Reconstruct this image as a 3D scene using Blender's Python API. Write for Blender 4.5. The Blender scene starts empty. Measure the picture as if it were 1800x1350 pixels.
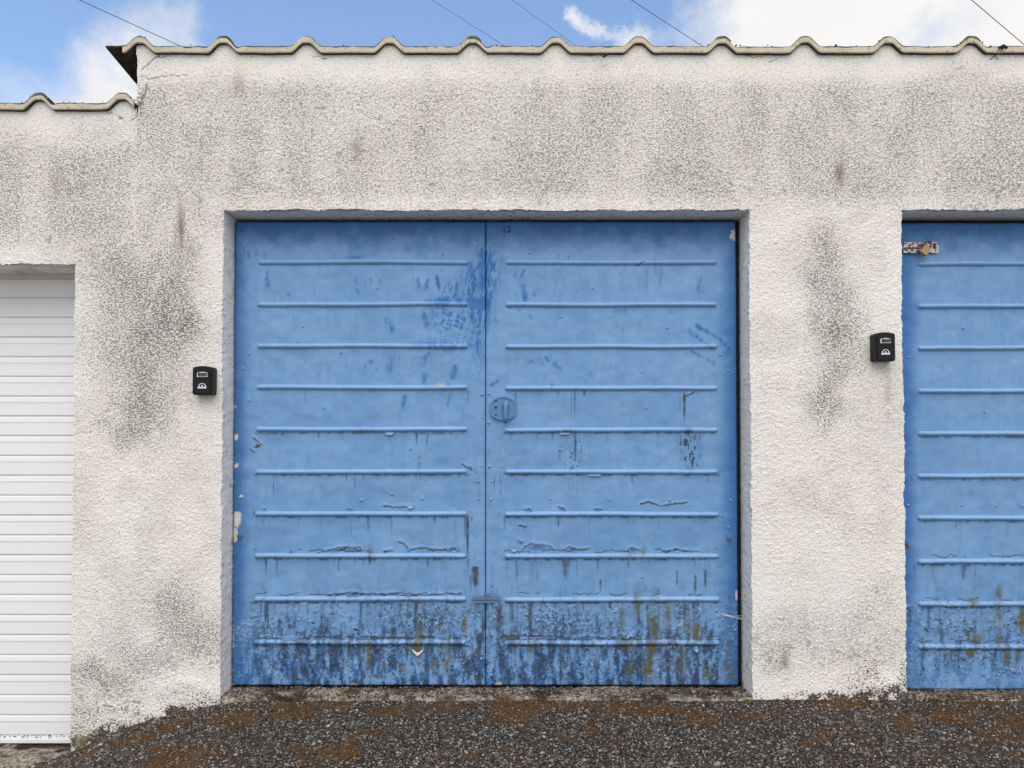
import bpy, bmesh, math, random
import numpy as np
from mathutils import Vector, Matrix, Euler

random.seed(7)
RNG = np.random.default_rng(11)
S = bpy.context.scene
COL = S.collection

# ------------------------------------------------------------------ camera
FPX, PPX, PPY, PITCH = 1302.0, 900.0, 734.0, math.radians(1.15)
CAM = Vector((0.0, -3.1, 1.067))
cd = bpy.data.cameras.new('camera'); cam = bpy.data.objects.new('camera', cd); COL.objects.link(cam)
cam.location = CAM
cam.rotation_euler = (math.pi / 2 + PITCH, 0, 0)
cd.sensor_width = 36.0; cd.lens = 36.0 * FPX / 1800.0
cd.shift_y = (PPY - 675.0) / 1800.0
cd.clip_start = 0.05; cd.clip_end = 2000
S.camera = cam

# ------------------------------------------------------------------ world, sun, exposure
SUN_EL, SUN_AZ = math.radians(58), math.radians(176)     # azimuth clockwise from +Y
SKY_STRENGTH = 0.13
SUN_STRENGTH, SUN_ANGLE = 1.5, 60
EXPOSURE = 0.79
S.view_settings.view_transform = 'Standard'
S.view_settings.look = 'None'
S.view_settings.exposure = EXPOSURE
S.view_settings.gamma = 1.0
S.view_settings.use_curve_mapping = False

def new_node(nt, kind, **kw):
    n = nt.nodes.new(kind)
    for k, v in kw.items():
        if k.startswith('in_'):
            n.inputs[k[3:].replace('_', ' ')].default_value = v
        else:
            setattr(n, k, v)
    return n

def build_world():
    w = bpy.data.worlds.new('World'); S.world = w; w.use_nodes = True
    nt = w.node_tree; nt.nodes.clear(); L = nt.links.new
    out = nt.nodes.new('ShaderNodeOutputWorld'); bg = nt.nodes.new('ShaderNodeBackground')
    bg.inputs['Strength'].default_value = SKY_STRENGTH
    sky = nt.nodes.new('ShaderNodeTexSky'); sky.sky_type = 'NISHITA'; sky.sun_disc = False
    sky.sun_elevation = SUN_EL; sky.sun_rotation = SUN_AZ
    sky.altitude = 50; sky.air_density = 1.0; sky.dust_density = 0.6; sky.ozone_density = 1.6
    tc = nt.nodes.new('ShaderNodeTexCoord')
    def math_(op, a, b=None, c=None):
        n = nt.nodes.new('ShaderNodeMath'); n.operation = op
        for i, v in enumerate((a, b, c)):
            if v is None: continue
            if isinstance(v, (int, float)): n.inputs[i].default_value = v
            else: L(v, n.inputs[i])
        return n.outputs[0]
    def vmath(op, a, b=None):
        n = nt.nodes.new('ShaderNodeVectorMath'); n.operation = op
        for i, v in enumerate((a, b)):
            if v is None: continue
            if isinstance(v, (tuple, list)): n.inputs[i].default_value = v
            else: L(v, n.inputs[i])
        return n
    d = tc.outputs['Generated']
    # wispy warp of the direction
    nz = new_node(nt, 'ShaderNodeTexNoise', in_Scale=6.0, in_Detail=9.0, in_Roughness=0.68)
    L(d, nz.inputs['Vector'])
    sub = vmath('SUBTRACT', nz.outputs['Color'], (0.5, 0.5, 0.5)).outputs[0]
    sc = nt.nodes.new('ShaderNodeVectorMath'); sc.operation = 'SCALE'; L(sub, sc.inputs[0]); sc.inputs['Scale'].default_value = 0.20
    wd = vmath('NORMALIZE', vmath('ADD', d, sc.outputs[0]).outputs[0]).outputs[0]
    # plane-projected cloud field
    sep = nt.nodes.new('ShaderNodeSeparateXYZ'); L(d, sep.inputs[0])
    den = math_('ADD', math_('MAXIMUM', sep.outputs[2], 0.0), 0.22)
    cmb = nt.nodes.new('ShaderNodeCombineXYZ')
    L(math_('DIVIDE', sep.outputs[0], den), cmb.inputs[0]); L(math_('DIVIDE', sep.outputs[1], den), cmb.inputs[1])
    cmb.inputs[2].default_value = 3.7
    n2 = new_node(nt, 'ShaderNodeTexNoise', in_Scale=1.15, in_Detail=9.0, in_Roughness=0.56)
    n2.inputs['Distortion'].default_value = 0.25
    L(cmb.outputs[0], n2.inputs['Vector'])
    field = n2.outputs['Fac']
    # cumulus masses and gaps of this sky (direction, concentration, weight)
    blobs = [((-0.52, 1, 0.545), 600, 0.20), ((-0.44, 1, 0.55), 1200, 0.24), ((-0.60, 1, 0.515), 900, 0.12),
             ((-0.55, 1, 0.44), 700, 0.36), ((-0.68, 1, 0.43), 420, 0.20),
             ((0.10, 1, 0.57), 4200, 0.50), ((0.125, 1, 0.55), 4200, 0.36), ((0.165, 1, 0.53), 2600, 0.48), ((0.22, 1, 0.54), 2600, 0.12),
             ((0.44, 1, 0.56), 340, 0.46), ((0.15, 1, 0.55), 260, -0.30), ((0.52, 1, 0.60), 60, 0.24), ((0.78, 1, 0.56), 40, 0.24),
             ((0.545, 1, 0.515), 700, -0.50), ((0.43, 1, 0.515), 900, -0.34), ((0.66, 1, 0.57), 900, -0.26),
             ((-0.02, 1, 0.57), 30, -0.48), ((-0.32, 1, 0.60), 40, -0.40), ((-0.72, 1, 0.56), 40, -0.38)]
    tot = field
    for c, k, wgt in blobs:
        c = Vector(c).normalized()
        dt = vmath('DOT_PRODUCT', wd, tuple(c)).outputs['Value']
        e = math_('EXPONENT', math_('MULTIPLY', math_('SUBTRACT', dt, 1.0), float(k)))
        tot = math_('ADD', tot, math_('MULTIPLY', e, wgt))
    mr = new_node(nt, 'ShaderNodeMapRange'); mr.interpolation_type = 'SMOOTHSTEP'
    mr.inputs['From Min'].default_value = 0.20; mr.inputs['From Max'].default_value = 0.62  # threshold set low so cloud fills the unseen sky and lights the reveals
    L(tot, mr.inputs['Value'])
    # cloud brightness varies a little inside
    n3 = new_node(nt, 'ShaderNodeTexNoise', in_Scale=2.6, in_Detail=5.0)
    L(cmb.outputs[0], n3.inputs['Vector'])
    cr = nt.nodes.new('ShaderNodeMix'); cr.data_type = 'RGBA'
    L(n3.outputs['Fac'], cr.inputs['Factor'])
    cr.inputs['A'].default_value = (3.5, 3.48, 3.48, 1); cr.inputs['B'].default_value = (4.7, 4.62, 4.55, 1)
    hs = nt.nodes.new('ShaderNodeHueSaturation'); hs.inputs['Saturation'].default_value = 1.0
    hs.inputs['Value'].default_value = 1.06
    L(sky.outputs[0], hs.inputs['Color'])
    mx = nt.nodes.new('ShaderNodeMix'); mx.data_type = 'RGBA'
    L(mr.outputs[0], mx.inputs['Factor']); L(hs.outputs[0], mx.inputs['A']); L(cr.outputs['Result'], mx.inputs['B'])
    L(mx.outputs['Result'], bg.inputs['Color']); L(bg.outputs[0], out.inputs['Surface'])
build_world()

sl = bpy.data.lights.new('sun', 'SUN'); sun = bpy.data.objects.new('sun', sl); COL.objects.link(sun)
sl.energy = SUN_STRENGTH; sl.angle = math.radians(SUN_ANGLE); sl.color = (1.0, 0.92, 0.83)
sdir = Vector((math.sin(SUN_AZ) * math.cos(SUN_EL), math.cos(SUN_AZ) * math.cos(SUN_EL), math.sin(SUN_EL)))
sun.rotation_euler = sdir.to_track_quat('Z', 'Y').to_euler()
sun.location = sdir * 30

# ------------------------------------------------------------------ helpers
def px(u, v, Y=0.0):
    """point on the plane y=Y seen at photograph position (u, v): used to take the measurements of the place"""
    a, b = (u - PPX) / FPX, (PPY - v) / FPX
    ry = math.cos(PITCH) - b * math.sin(PITCH); rz = math.sin(PITCH) + b * math.cos(PITCH)
    t = (Y - CAM.y) / ry
    return CAM.x + a * t, CAM.z + rz * t
def pxx(u, v=800, Y=0.0): return px(u, v, Y)[0]
def pxz(v, Y=0.0): return px(900, v, Y)[1]
def uv_of(x, z, Y):
    """inverse of px for arrays (measuring coordinates on a plane y=Y)"""
    dy = Y - CAM.y; dz = z - CAM.z
    f = dy * math.cos(PITCH) + dz * math.sin(PITCH); up = -dy * math.sin(PITCH) + dz * math.cos(PITCH)
    return PPX + FPX * (x - CAM.x) / f, PPY - FPX * up / f

def hash2(ix, iy, seed):
    h = (ix.astype(np.int64) * 374761393 + iy.astype(np.int64) * 668265263 + seed * 974634777) & 0xFFFFFFFF
    h = ((h ^ (h >> 13)) * 1274126177) & 0xFFFFFFFF
    h = ((h ^ (h >> 16)) * 2246822519) & 0xFFFFFFFF
    return ((h ^ (h >> 15)) & 0xFFFFFF) / float(0x1000000)
def vn(x, y, seed=0):
    ix, iy = np.floor(x), np.floor(y); fx, fy = x - ix, y - iy
    fx = fx * fx * fx * (fx * (fx * 6 - 15) + 10); fy = fy * fy * fy * (fy * (fy * 6 - 15) + 10)
    a, b = hash2(ix, iy, seed), hash2(ix + 1, iy, seed)
    c, d = hash2(ix, iy + 1, seed), hash2(ix + 1, iy + 1, seed)
    return (a * (1 - fx) + b * fx) * (1 - fy) + (c * (1 - fx) + d * fx) * fy
def fbm(x, y, o=4, seed=0, g=0.5):
    s = 0; a = 1; t = 0
    for i in range(o):
        s = s + a * vn(x * 2 ** i + 17.3 * i, y * 2 ** i - 9.1 * i, seed + i); t += a; a *= g
    return s / t
def worley(x, y, seed=0):
    ix, iy = np.floor(x), np.floor(y)
    f1 = np.full(x.shape, 9.0); f2 = np.full(x.shape, 9.0); cid = np.zeros(x.shape)
    for dx in (-1, 0, 1):
        for dy in (-1, 0, 1):
            cx, cy = ix + dx, iy + dy
            qx = cx + hash2(cx, cy, seed); qy = cy + hash2(cx, cy, seed + 57)
            d = np.hypot(x - qx, y - qy)
            m = d < f1
            f2 = np.where(m, f1, np.minimum(f2, d)); cid = np.where(m, hash2(cx, cy, seed + 91), cid); f1 = np.where(m, d, f1)
    return f1, f2, cid
def sst(a, b, x):
    t = np.clip((x - a) / (b - a), 0, 1); return t * t * (3 - 2 * t)
def seg_dist(u, v, p, q):
    px_, py_ = q[0] - p[0], q[1] - p[1]; L2 = px_ * px_ + py_ * py_ + 1e-9
    t = np.clip(((u - p[0]) * px_ + (v - p[1]) * py_) / L2, 0, 1)
    return np.hypot(u - p[0] - t * px_, v - p[1] - t * py_), t
def poly_stroke(u, v, pts, w):
    m = np.zeros(u.shape)
    for p, q in zip(pts[:-1], pts[1:]):
        d, _ = seg_dist(u, v, p, q); m = np.maximum(m, 1 - sst(w * 0.5, w * 1.1, d))
    return m

def mesh_np(name, V, F, mats=None, smooth=True, fm=None, attrs=None):
    V = np.asarray(V, dtype=np.float32); F = np.asarray(F, dtype=np.int32)
    me = bpy.data.meshes.new(name); n = F.shape[1]
    me.vertices.add(len(V)); me.vertices.foreach_set('co', V.ravel())
    me.loops.add(F.size); me.loops.foreach_set('vertex_index', F.ravel())
    me.polygons.add(len(F)); me.polygons.foreach_set('loop_start', np.arange(0, F.size, n, dtype=np.int32))
    try: me.polygons.foreach_set('loop_total', np.full(len(F), n, dtype=np.int32))
    except Exception: pass
    if fm is not None: me.polygons.foreach_set('material_index', np.asarray(fm, dtype=np.int32))
    me.update(calc_edges=True)
    me.polygons.foreach_set('use_smooth', np.full(len(F), bool(smooth)))
    for m in (mats or []): me.materials.append(m)
    for k, a in (attrs or {}).items():
        at = me.attributes.new(k, 'FLOAT', 'POINT'); at.data.foreach_set('value', np.asarray(a, dtype=np.float32).ravel())
    me.validate()
    return me
def link(name, me, parent=None, loc=None):
    o = bpy.data.objects.new(name, me); COL.objects.link(o)
    if parent is not None: o.parent = parent
    if loc is not None: o.location = loc
    return o
def tag(o, label=None, cat=None, group=None, kind=None):
    if label: o['label'] = label
    if cat: o['category'] = cat
    if group: o['group'] = group
    if kind: o['kind'] = kind
    return o
def thing(name, label, cat, loc=(0, 0, 0), group=None):
    o = bpy.data.objects.new(name, None); COL.objects.link(o); o.location = loc; o.empty_display_size = 0.1
    return tag(o, label, cat, group)
def bm_obj(name, bm, mat, parent=None, smooth=False, loc=None, bevel=0):
    if bevel:
        bmesh.ops.bevel(bm, geom=[e for e in bm.edges if len(e.link_faces) == 2 and e.calc_face_angle(0) > 0.5],
                        offset=bevel, segments=2, profile=0.6, affect='EDGES')
    bmesh.ops.recalc_face_normals(bm, faces=bm.faces)
    me = bpy.data.meshes.new(name); bm.to_mesh(me); bm.free()
    if mat: me.materials.append(mat)
    me.polygons.foreach_set('use_smooth', [smooth] * len(me.polygons))
    return link(name, me, parent, loc)
def add_box(bm, x0, x1, y0, y1, z0, z1):
    vs = [bm.verts.new(p) for p in ((x0, y0, z0), (x1, y0, z0), (x1, y1, z0), (x0, y1, z0), (x0, y0, z1), (x1, y0, z1), (x1, y1, z1), (x0, y1, z1))]
    for f in ((0, 3, 2, 1), (4, 5, 6, 7), (0, 1, 5, 4), (1, 2, 6, 5), (2, 3, 7, 6), (3, 0, 4, 7)): bm.faces.new([vs[i] for i in f])
def add_prism(bm, pts, y0, y1):
    """polygon in x,z given counter-clockwise seen from -y, extruded from y0 (front) to y1"""
    a = [bm.verts.new((p[0], y0, p[1])) for p in pts]; b = [bm.verts.new((p[0], y1, p[1])) for p in pts]
    bm.faces.new(a); bm.faces.new(list(reversed(b))); n = len(pts)
    for i in range(n): bm.faces.new((a[i], b[i], b[(i + 1) % n], a[(i + 1) % n]))
def add_tube(bm, pts, r, seg=8):
    pts = [Vector(p) for p in pts]; rings = []
    for i, p in enumerate(pts):
        t = (pts[min(i + 1, len(pts) - 1)] - pts[max(i - 1, 0)]).normalized()
        ref = Vector((0, 0, 1)) if abs(t.z) < 0.9 else Vector((1, 0, 0))
        a = t.cross(ref).normalized(); b = t.cross(a)
        rr = r[i] if isinstance(r, (list, tuple)) else r
        rings.append([bm.verts.new(p + (a * math.cos(k * 2 * math.pi / seg) + b * math.sin(k * 2 * math.pi / seg)) * rr) for k in range(seg)])
    for q, w in zip(rings[:-1], rings[1:]):
        for k in range(seg): bm.faces.new((q[k], q[(k + 1) % seg], w[(k + 1) % seg], w[k]))
    bm.faces.new(list(reversed(rings[0]))); bm.faces.new(rings[-1])

# ------------------------------------------------------------------ materials
def mat(name, color=(0.5, 0.5, 0.5), rough=0.6, metal=0.0, spec=0.4):
    m = bpy.data.materials.new(name); m.use_nodes = True
    b = m.node_tree.nodes['Principled BSDF']
    b.inputs['Base Color'].default_value = (*color, 1); b.inputs['Roughness'].default_value = rough
    b.inputs['Metallic'].default_value = metal; b.inputs['Specular IOR Level'].default_value = spec
    return m
class NT:
    def __init__(s, m): s.m = m; s.nt = m.node_tree; s.b = s.nt.nodes['Principled BSDF']; s.L = s.nt.links.new
    def attr(s, n):
        a = s.nt.nodes.new('ShaderNodeAttribute'); a.attribute_name = n; return a.outputs['Fac']
    def noise(s, scale, detail=4, rough=0.55, vec=None, out='Fac'):
        n = new_node(s.nt, 'ShaderNodeTexNoise', in_Scale=scale, in_Detail=detail, in_Roughness=rough)
        s.L(vec if vec is not None else s.obj(), n.inputs['Vector']); return n.outputs[out]
    def obj(s):
        if not hasattr(s, '_tc'): s._tc = s.nt.nodes.new('ShaderNodeNewGeometry')
        return s._tc.outputs['Position']
    def scaled(s, v):
        n = s.nt.nodes.new('ShaderNodeVectorMath'); n.operation = 'MULTIPLY'; s.L(s.obj(), n.inputs[0]); n.inputs[1].default_value = v; return n.outputs[0]
    def ramp(s, x, lo, hi):
        n = s.nt.nodes.new('ShaderNodeMapRange'); n.inputs['From Min'].default_value = lo; n.inputs['From Max'].default_value = hi
        n.interpolation_type = 'SMOOTHSTEP'; s.L(x, n.inputs['Value']); return n.outputs[0]
    def m_(s, op, a, b):
        n = s.nt.nodes.new('ShaderNodeMath'); n.operation = op; n.use_clamp = op in ('ADD',)
        for i, v in enumerate((a, b)):
            if isinstance(v, (int, float)): n.inputs[i].default_value = v
            else: s.L(v, n.inputs[i])
        return n.outputs[0]
    def mix(s, f, a, b):
        n = s.nt.nodes.new('ShaderNodeMix'); n.data_type = 'RGBA'
        if isinstance(f, (int, float)): n.inputs['Factor'].default_value = f
        else: s.L(f, n.inputs['Factor'])
        for k, v in (('A', a), ('B', b)):
            if isinstance(v, tuple): n.inputs[k].default_value = (*v, 1)
            else: s.L(v, n.inputs[k])
        return n.outputs['Result']
    def bump(s, h, strength, dist):
        n = s.nt.nodes.new('ShaderNodeBump'); n.inputs['Strength'].default_value = strength; n.inputs['Distance'].default_value = dist
        s.L(h, n.inputs['Height']); s.L(n.outputs[0], s.b.inputs['Normal'])
    def color(s, c): s.L(c, s.b.inputs['Base Color'])
    def rough(s, r): s.L(r, s.b.inputs['Roughness'])

def make_render_mat():
    m = mat('masonry_render', rough=0.92, spec=0.2); n = NT(m)
    tone = n.mix(n.ramp(n.noise(1.7, 3), 0.35, 0.7), (0.80, 0.772, 0.722), (0.83, 0.808, 0.766))
    fine = n.noise(420, 3, 0.6)
    tone = n.mix(n.m_('MULTIPLY', n.ramp(fine, 0.35, 0.75), 0.16), tone, (0.46, 0.43, 0.39))
    tone = n.mix(n.attr('tint'), tone, (0.70, 0.675, 0.625))
    tone = n.mix(n.attr('pale'), tone, (0.88, 0.855, 0.80))
    dash = n.noise(1.0, 2, 0.6, vec=n.scaled((112, 112, 190)))
    g = n.attr('grime')
    q = n.m_('ADD', n.m_('MULTIPLY', n.attr('low'), 0.07), n.m_('ADD', dash, n.m_('MULTIPLY', g, 0.125)))
    q.node.use_clamp = False
    speck = n.m_('MULTIPLY', n.ramp(q, 0.615, 0.695), n.m_('ADD', n.m_('MULTIPLY', g, 0.55), 0.30))
    dirt = n.m_('MAXIMUM', n.m_('MAXIMUM', speck, n.attr('dirt')), n.m_('MULTIPLY', g, 0.15))
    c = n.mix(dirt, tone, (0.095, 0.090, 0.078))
    sq = n.m_('ADD', dash, n.m_('MULTIPLY', n.attr('soil'), 0.34)); sq.node.use_clamp = False
    c = n.mix(n.m_('MULTIPLY', n.ramp(sq, 0.62, 0.78), n.ramp(n.attr('soil'), 0.02, 0.25)), c, (0.080, 0.063, 0.046))
    c = n.mix(n.attr('olive'), c, (0.17, 0.15, 0.07))
    n.color(c); n.bump(n.m_('ADD', n.m_('MULTIPLY', fine, 0.35), n.m_('SUBTRACT', 1.0, dash)), 0.55, 0.0035)
    return m
def make_door_mat():
    m = mat('blue_door_paint', rough=0.5, spec=0.35); n = NT(m)
    soft = n.noise(3.0, 4)
    base = n.mix(n.ramp(soft, 0.3, 0.7), (0.152, 0.305, 0.545), (0.172, 0.328, 0.570))
    brush = n.noise(1.0, 4, 0.6, vec=n.scaled((160, 160, 6)))
    base = n.mix(n.m_('MULTIPLY', n.ramp(brush, 0.45, 0.8), 0.10), base, (0.125, 0.27, 0.52))
    c = n.mix(n.attr('fresh_and_shade'), base, (0.020, 0.125, 0.365))
    c = n.mix(n.attr('chalk_and_highlight'), c, (0.23, 0.385, 0.62))
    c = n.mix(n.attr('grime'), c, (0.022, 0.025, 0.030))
    c = n.mix(n.attr('olive'), c, (0.105, 0.098, 0.016))
    c = n.mix(n.attr('rust'), c, (0.085, 0.040, 0.018))
    c = n.mix(n.attr('chip'), c, (0.62, 0.60, 0.57))
    n.color(c)
    n.rough(n.m_('ADD', n.m_('MULTIPLY', n.attr('grime'), 0.3), 0.46))
    n.bump(n.noise(260, 3), 0.12, 0.001)
    return m
def make_asphalt():
    m = mat('asphalt', rough=0.9, spec=0.25); n = NT(m)
    v = n.nt.nodes.new('ShaderNodeTexVoronoi'); v.inputs['Scale'].default_value = 90; n.L(n.obj(), v.inputs['Vector'])
    sepc = n.nt.nodes.new('ShaderNodeSeparateColor'); n.L(v.outputs['Color'], sepc.inputs[0])
    c = n.mix(n.ramp(sepc.outputs[0], 0.2, 1.0), (0.035, 0.030, 0.026), (0.15, 0.14, 0.13))
    c = n.mix(n.ramp(v.outputs['Distance'], 0.3, 0.6), c, (0.014, 0.010, 0.007))
    c = n.mix(n.ramp(n.noise(3.2, 5, 0.6), 0.52, 0.68), c, (0.050, 0.026, 0.010))
    c = n.mix(n.attr('pale'), c, n.mix(n.ramp(sepc.outputs[1], 0.1, 0.9), (0.20, 0.19, 0.175), (0.31, 0.295, 0.27)))
    mv = n.mix(n.ramp(n.noise(130, 4, 0.7), 0.38, 0.62), (0.026, 0.013, 0.005), (0.12, 0.058, 0.015))
    c = n.mix(n.attr('moss'), c, mv)
    n.color(c); n.bump(n.m_('SUBTRACT', 1.0, v.outputs['Distance']), 0.7, 0.006)
    return m
def make_stone_mat():
    m = mat('chippings', rough=0.85, spec=0.3); n = NT(m)
    g = n.nt.nodes.new('ShaderNodeNewGeometry'); r = g.outputs['Random Per Island']
    cr = n.nt.nodes.new('ShaderNodeValToRGB'); n.L(r, cr.inputs[0]); e = cr.color_ramp; e.interpolation = 'LINEAR'
    stops = [(0.0, (0.030, 0.027, 0.026)), (0.22, (0.042, 0.036, 0.030)), (0.42, (0.080, 0.073, 0.066)), (0.6, (0.052, 0.038, 0.026)),
             (0.72, (0.16, 0.148, 0.132)), (0.90, (0.25, 0.23, 0.205)), (0.975, (0.34, 0.31, 0.28)), (1.0, (0.46, 0.43, 0.40))]
    e.elements[0].position = 0; e.elements[0].color = (*stops[0][1], 1); e.elements[1].position = 1; e.elements[1].color = (*stops[-1][1], 1)
    for p, c in stops[1:-1]:
        k = e.elements.new(p); k.color = (*c, 1)
    c = n.mix(n.m_('MULTIPLY', n.ramp(n.noise(300, 3), 0.4, 0.7), 0.4), cr.outputs[0], (0.05, 0.045, 0.04))
    mossc = n.mix(n.ramp(n.noise(90, 3), 0.35, 0.65), (0.032, 0.015, 0.005), (0.135, 0.064, 0.016))
    c = n.mix(n.m_('MULTIPLY', n.attr('moss'), 0.78), c, mossc)
    n.color(c); n.bump(n.noise(700, 2), 0.4, 0.001)
    return m
def make_concrete():
    m = mat('weathered_concrete', rough=0.92, spec=0.2); n = NT(m)
    c = n.mix(n.ramp(n.noise(60, 5, 0.65), 0.35, 0.7), (0.11, 0.092, 0.074), (0.44, 0.39, 0.335))
    c = n.mix(n.ramp(n.noise(9, 4), 0.5, 0.68), c, (0.060, 0.034, 0.014))
    c = n.mix(n.attr('moss'), c, (0.030, 0.022, 0.014))
    n.color(c); n.bump(n.noise(150, 4, 0.7), 0.9, 0.006)
    return m
def make_sheet_mats():
    a = mat('cream_sheet_edge', rough=0.8, spec=0.25); n = NT(a)
    c = n.mix(n.ramp(n.noise(14, 5, 0.6), 0.35, 0.7), (0.60, 0.54, 0.42), (0.50, 0.445, 0.33))
    c = n.mix(n.ramp(n.noise(90, 4, 0.65), 0.58, 0.72), c, (0.13, 0.11, 0.08))
    n.color(c); n.bump(n.noise(220, 3), 0.3, 0.002)
    b = mat('weathered_roof_sheet', rough=0.95, spec=0.2); n = NT(b)
    c = n.mix(n.ramp(n.noise(30, 6, 0.7), 0.35, 0.7), (0.038, 0.032, 0.026), (0.10, 0.086, 0.064))
    c = n.mix(n.ramp(n.noise(11, 4), 0.55, 0.72), c, (0.10, 0.085, 0.03))
    n.color(c); n.bump(n.noise(120, 5, 0.7), 0.9, 0.006)
    return a, b
M_WALL, M_DOOR, M_TAR, M_STONE, M_CONC = make_render_mat(), make_door_mat(), make_asphalt(), make_stone_mat(), make_concrete()
M_EDGE, M_SHEET = make_sheet_mats()
M_WHITE = mat('white_coated_steel', (0.72, 0.735, 0.775), 0.42, 0, 0.4)
def white_mat():
    n = NT(M_WHITE)
    c = n.mix(n.m_('MULTIPLY', n.ramp(n.noise(7, 4), 0.45, 0.8), 0.25), (0.80, 0.80, 0.825), (0.74, 0.74, 0.765))
    d = n.ramp(n.noise(120, 4, 0.7), 0.70, 0.76)
    n.color(n.mix(n.m_('MULTIPLY', d, 0.25), c, (0.25, 0.24, 0.23)))
white_mat()
M_HOOD = mat('greyed_white_steel', (0.60, 0.60, 0.60), 0.5)
M_DARK = mat('dark_grime', (0.02, 0.02, 0.028), 0.8)
M_FRAME = mat('dark_painted_timber', (0.010, 0.012, 0.02), 0.85)
M_BLACK = mat('black_plastic', (0.0045, 0.005, 0.007), 0.5, 0, 0.3)
M_SILVER = mat('silver_print', (0.62, 0.64, 0.68), 0.4)
M_ZINC = mat('galvanised_steel', (0.55, 0.53, 0.53), 0.5, 0.35)
def zinc():
    n = NT(M_ZINC); n.color(n.mix(n.ramp(n.noise(110, 4, 0.65), 0.46, 0.60), (0.60, 0.57, 0.57), (0.11, 0.055, 0.03)))
zinc()
M_BRASS = mat('tarnished_brass', (0.40, 0.25, 0.12), 0.5, 0.25)
M_STEELD = mat('rusty_dark_steel', (0.06, 0.05, 0.045), 0.6, 0.5)
M_HARD = mat('blue_hardware_paint', (0.095, 0.225, 0.43), 0.36)
M_BOLT = mat('worn_blue_steel', (0.13, 0.20, 0.33), 0.45, 0.3)
M_PALEBOLT = mat('pale_worn_steel', (0.40, 0.44, 0.52), 0.45, 0.3)
M_CABLE = mat('cable_sheath', (0.06, 0.06, 0.07), 0.7)
M_INK = mat('marker_ink', (0.012, 0.014, 0.03), 0.7)
M_FLAKE = mat('bare_paint_flake', (0.60, 0.56, 0.50), 0.7)
M_LEAF = mat('yellowed_leaf', (0.26, 0.30, 0.05), 0.6)
M_MOSS = mat('dark_moss', (0.03, 0.028, 0.02), 0.95)
M_STRAW = mat('dry_stalk', (0.40, 0.33, 0.22), 0.8)

# ------------------------------------------------------------------ measurements of the place
YD = 0.115            # plane of the blue doors
YR = 0.20             # plane of the white shutter
XA, XB, XC, XL = pxx(390), pxx(1320), pxx(1589), pxx(129.5)
OPW = XB - XA
ZM, ZLO = pxz(369), pxz(464)           # soffit heights
XSTEP = pxx(241, 150)
PITCH_RIB = 147 / 420.0

def bump_profile(t):
    t = np.abs(t); k = np.clip((0.066 - t) / 0.054, 0, 1)
    return 0.0415 * (0.35 * k + 0.65 * k * k * (3 - 2 * k))
def roof_profile(x, x0):
    t = (x - x0 + PITCH_RIB / 2) % PITCH_RIB - PITCH_RIB / 2
    return bump_profile(t)
X0_UP, X0_LO = pxx(540, 70), pxx(72, 170)
ZU_UP, ZU_LO = pxz(96.0), pxz(195)          # underside of the sheets' flat parts

zw_u = np.array([-2000, -300, 0, 60, 130, 183, 233, 290, 385, 450, 1320, 1590, 3000], float)
zw_v = np.array([1356, 1354, 1352, 1346, 1322, 1296, 1274, 1259, 1237, 1232, 1230, 1231, 1231], float)
zw_x = np.array([pxx(u, 1250) for u in zw_u]); zw_z = np.array([pxz(v) for v in zw_v])
def ground_z(x, t):
    """ground height at x, t metres out from the wall face"""
    x = np.asarray(x, float); t = np.asarray(t, float)
    k = np.array([-0.08, -0.04, 0, 0.04, 0.08]); base = sum(np.interp(x + d, zw_x, zw_z) for d in k) / 5
    return base - 0.10 * np.clip(t, 0, 2.6) + (fbm(x * 5, t * 5, 3, 301) - 0.5) * 0.022 * sst(0, 0.1, t)
def moss_mask(x, t):
    m = np.zeros(np.shape(x)); 
    for u, tt, rx, rt, k in ((275, .17, .12, .06, 1), (325, .13, .10, .05, .9), (535, .12, .10, .07, 1), (500, .05, .14, .03, .9), (560, .05, .2, .03, .9), (700, .10, .16, .06, .9), (760, .05, .25, .03, .9),
                          (690, .26, .10, .06, .6), (1000, .05, .3, .035, .8), (1130, .09, .22, .06, .9), (1040, .15, .1, .05, .6), (1100, .33, .16, .05, .6), (1760, .18, .16, .12, 1.0), (1700, .30, .22, .08, .7), (1560, .10, .1, .04, .6),
                          (40, .04, .10, .05, 1), (150, .02, .06, .03, 1), (200, .16, .10, .05, .8), (400, .30, .2, .06, .6), (1480, .28, .2, .06, .5), (860, .42, .2, .05, .5)):
        X = pxx(u, 1260); m = np.maximum(m, k * np.exp(-((x - X) / rx) ** 2 - ((t - tt) / rt) ** 2))
    n = fbm(np.asarray(x) * 22, np.asarray(t) * 30, 4, 77)
    m = np.maximum(m, 0.9 * sst(0.50, 0.70, fbm(np.asarray(x) * 4.5, np.asarray(t) * 7, 4, 79)))
    return sst(0.22, 0.85, m * 0.9 + (n - 0.5) * 0.8)

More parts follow.
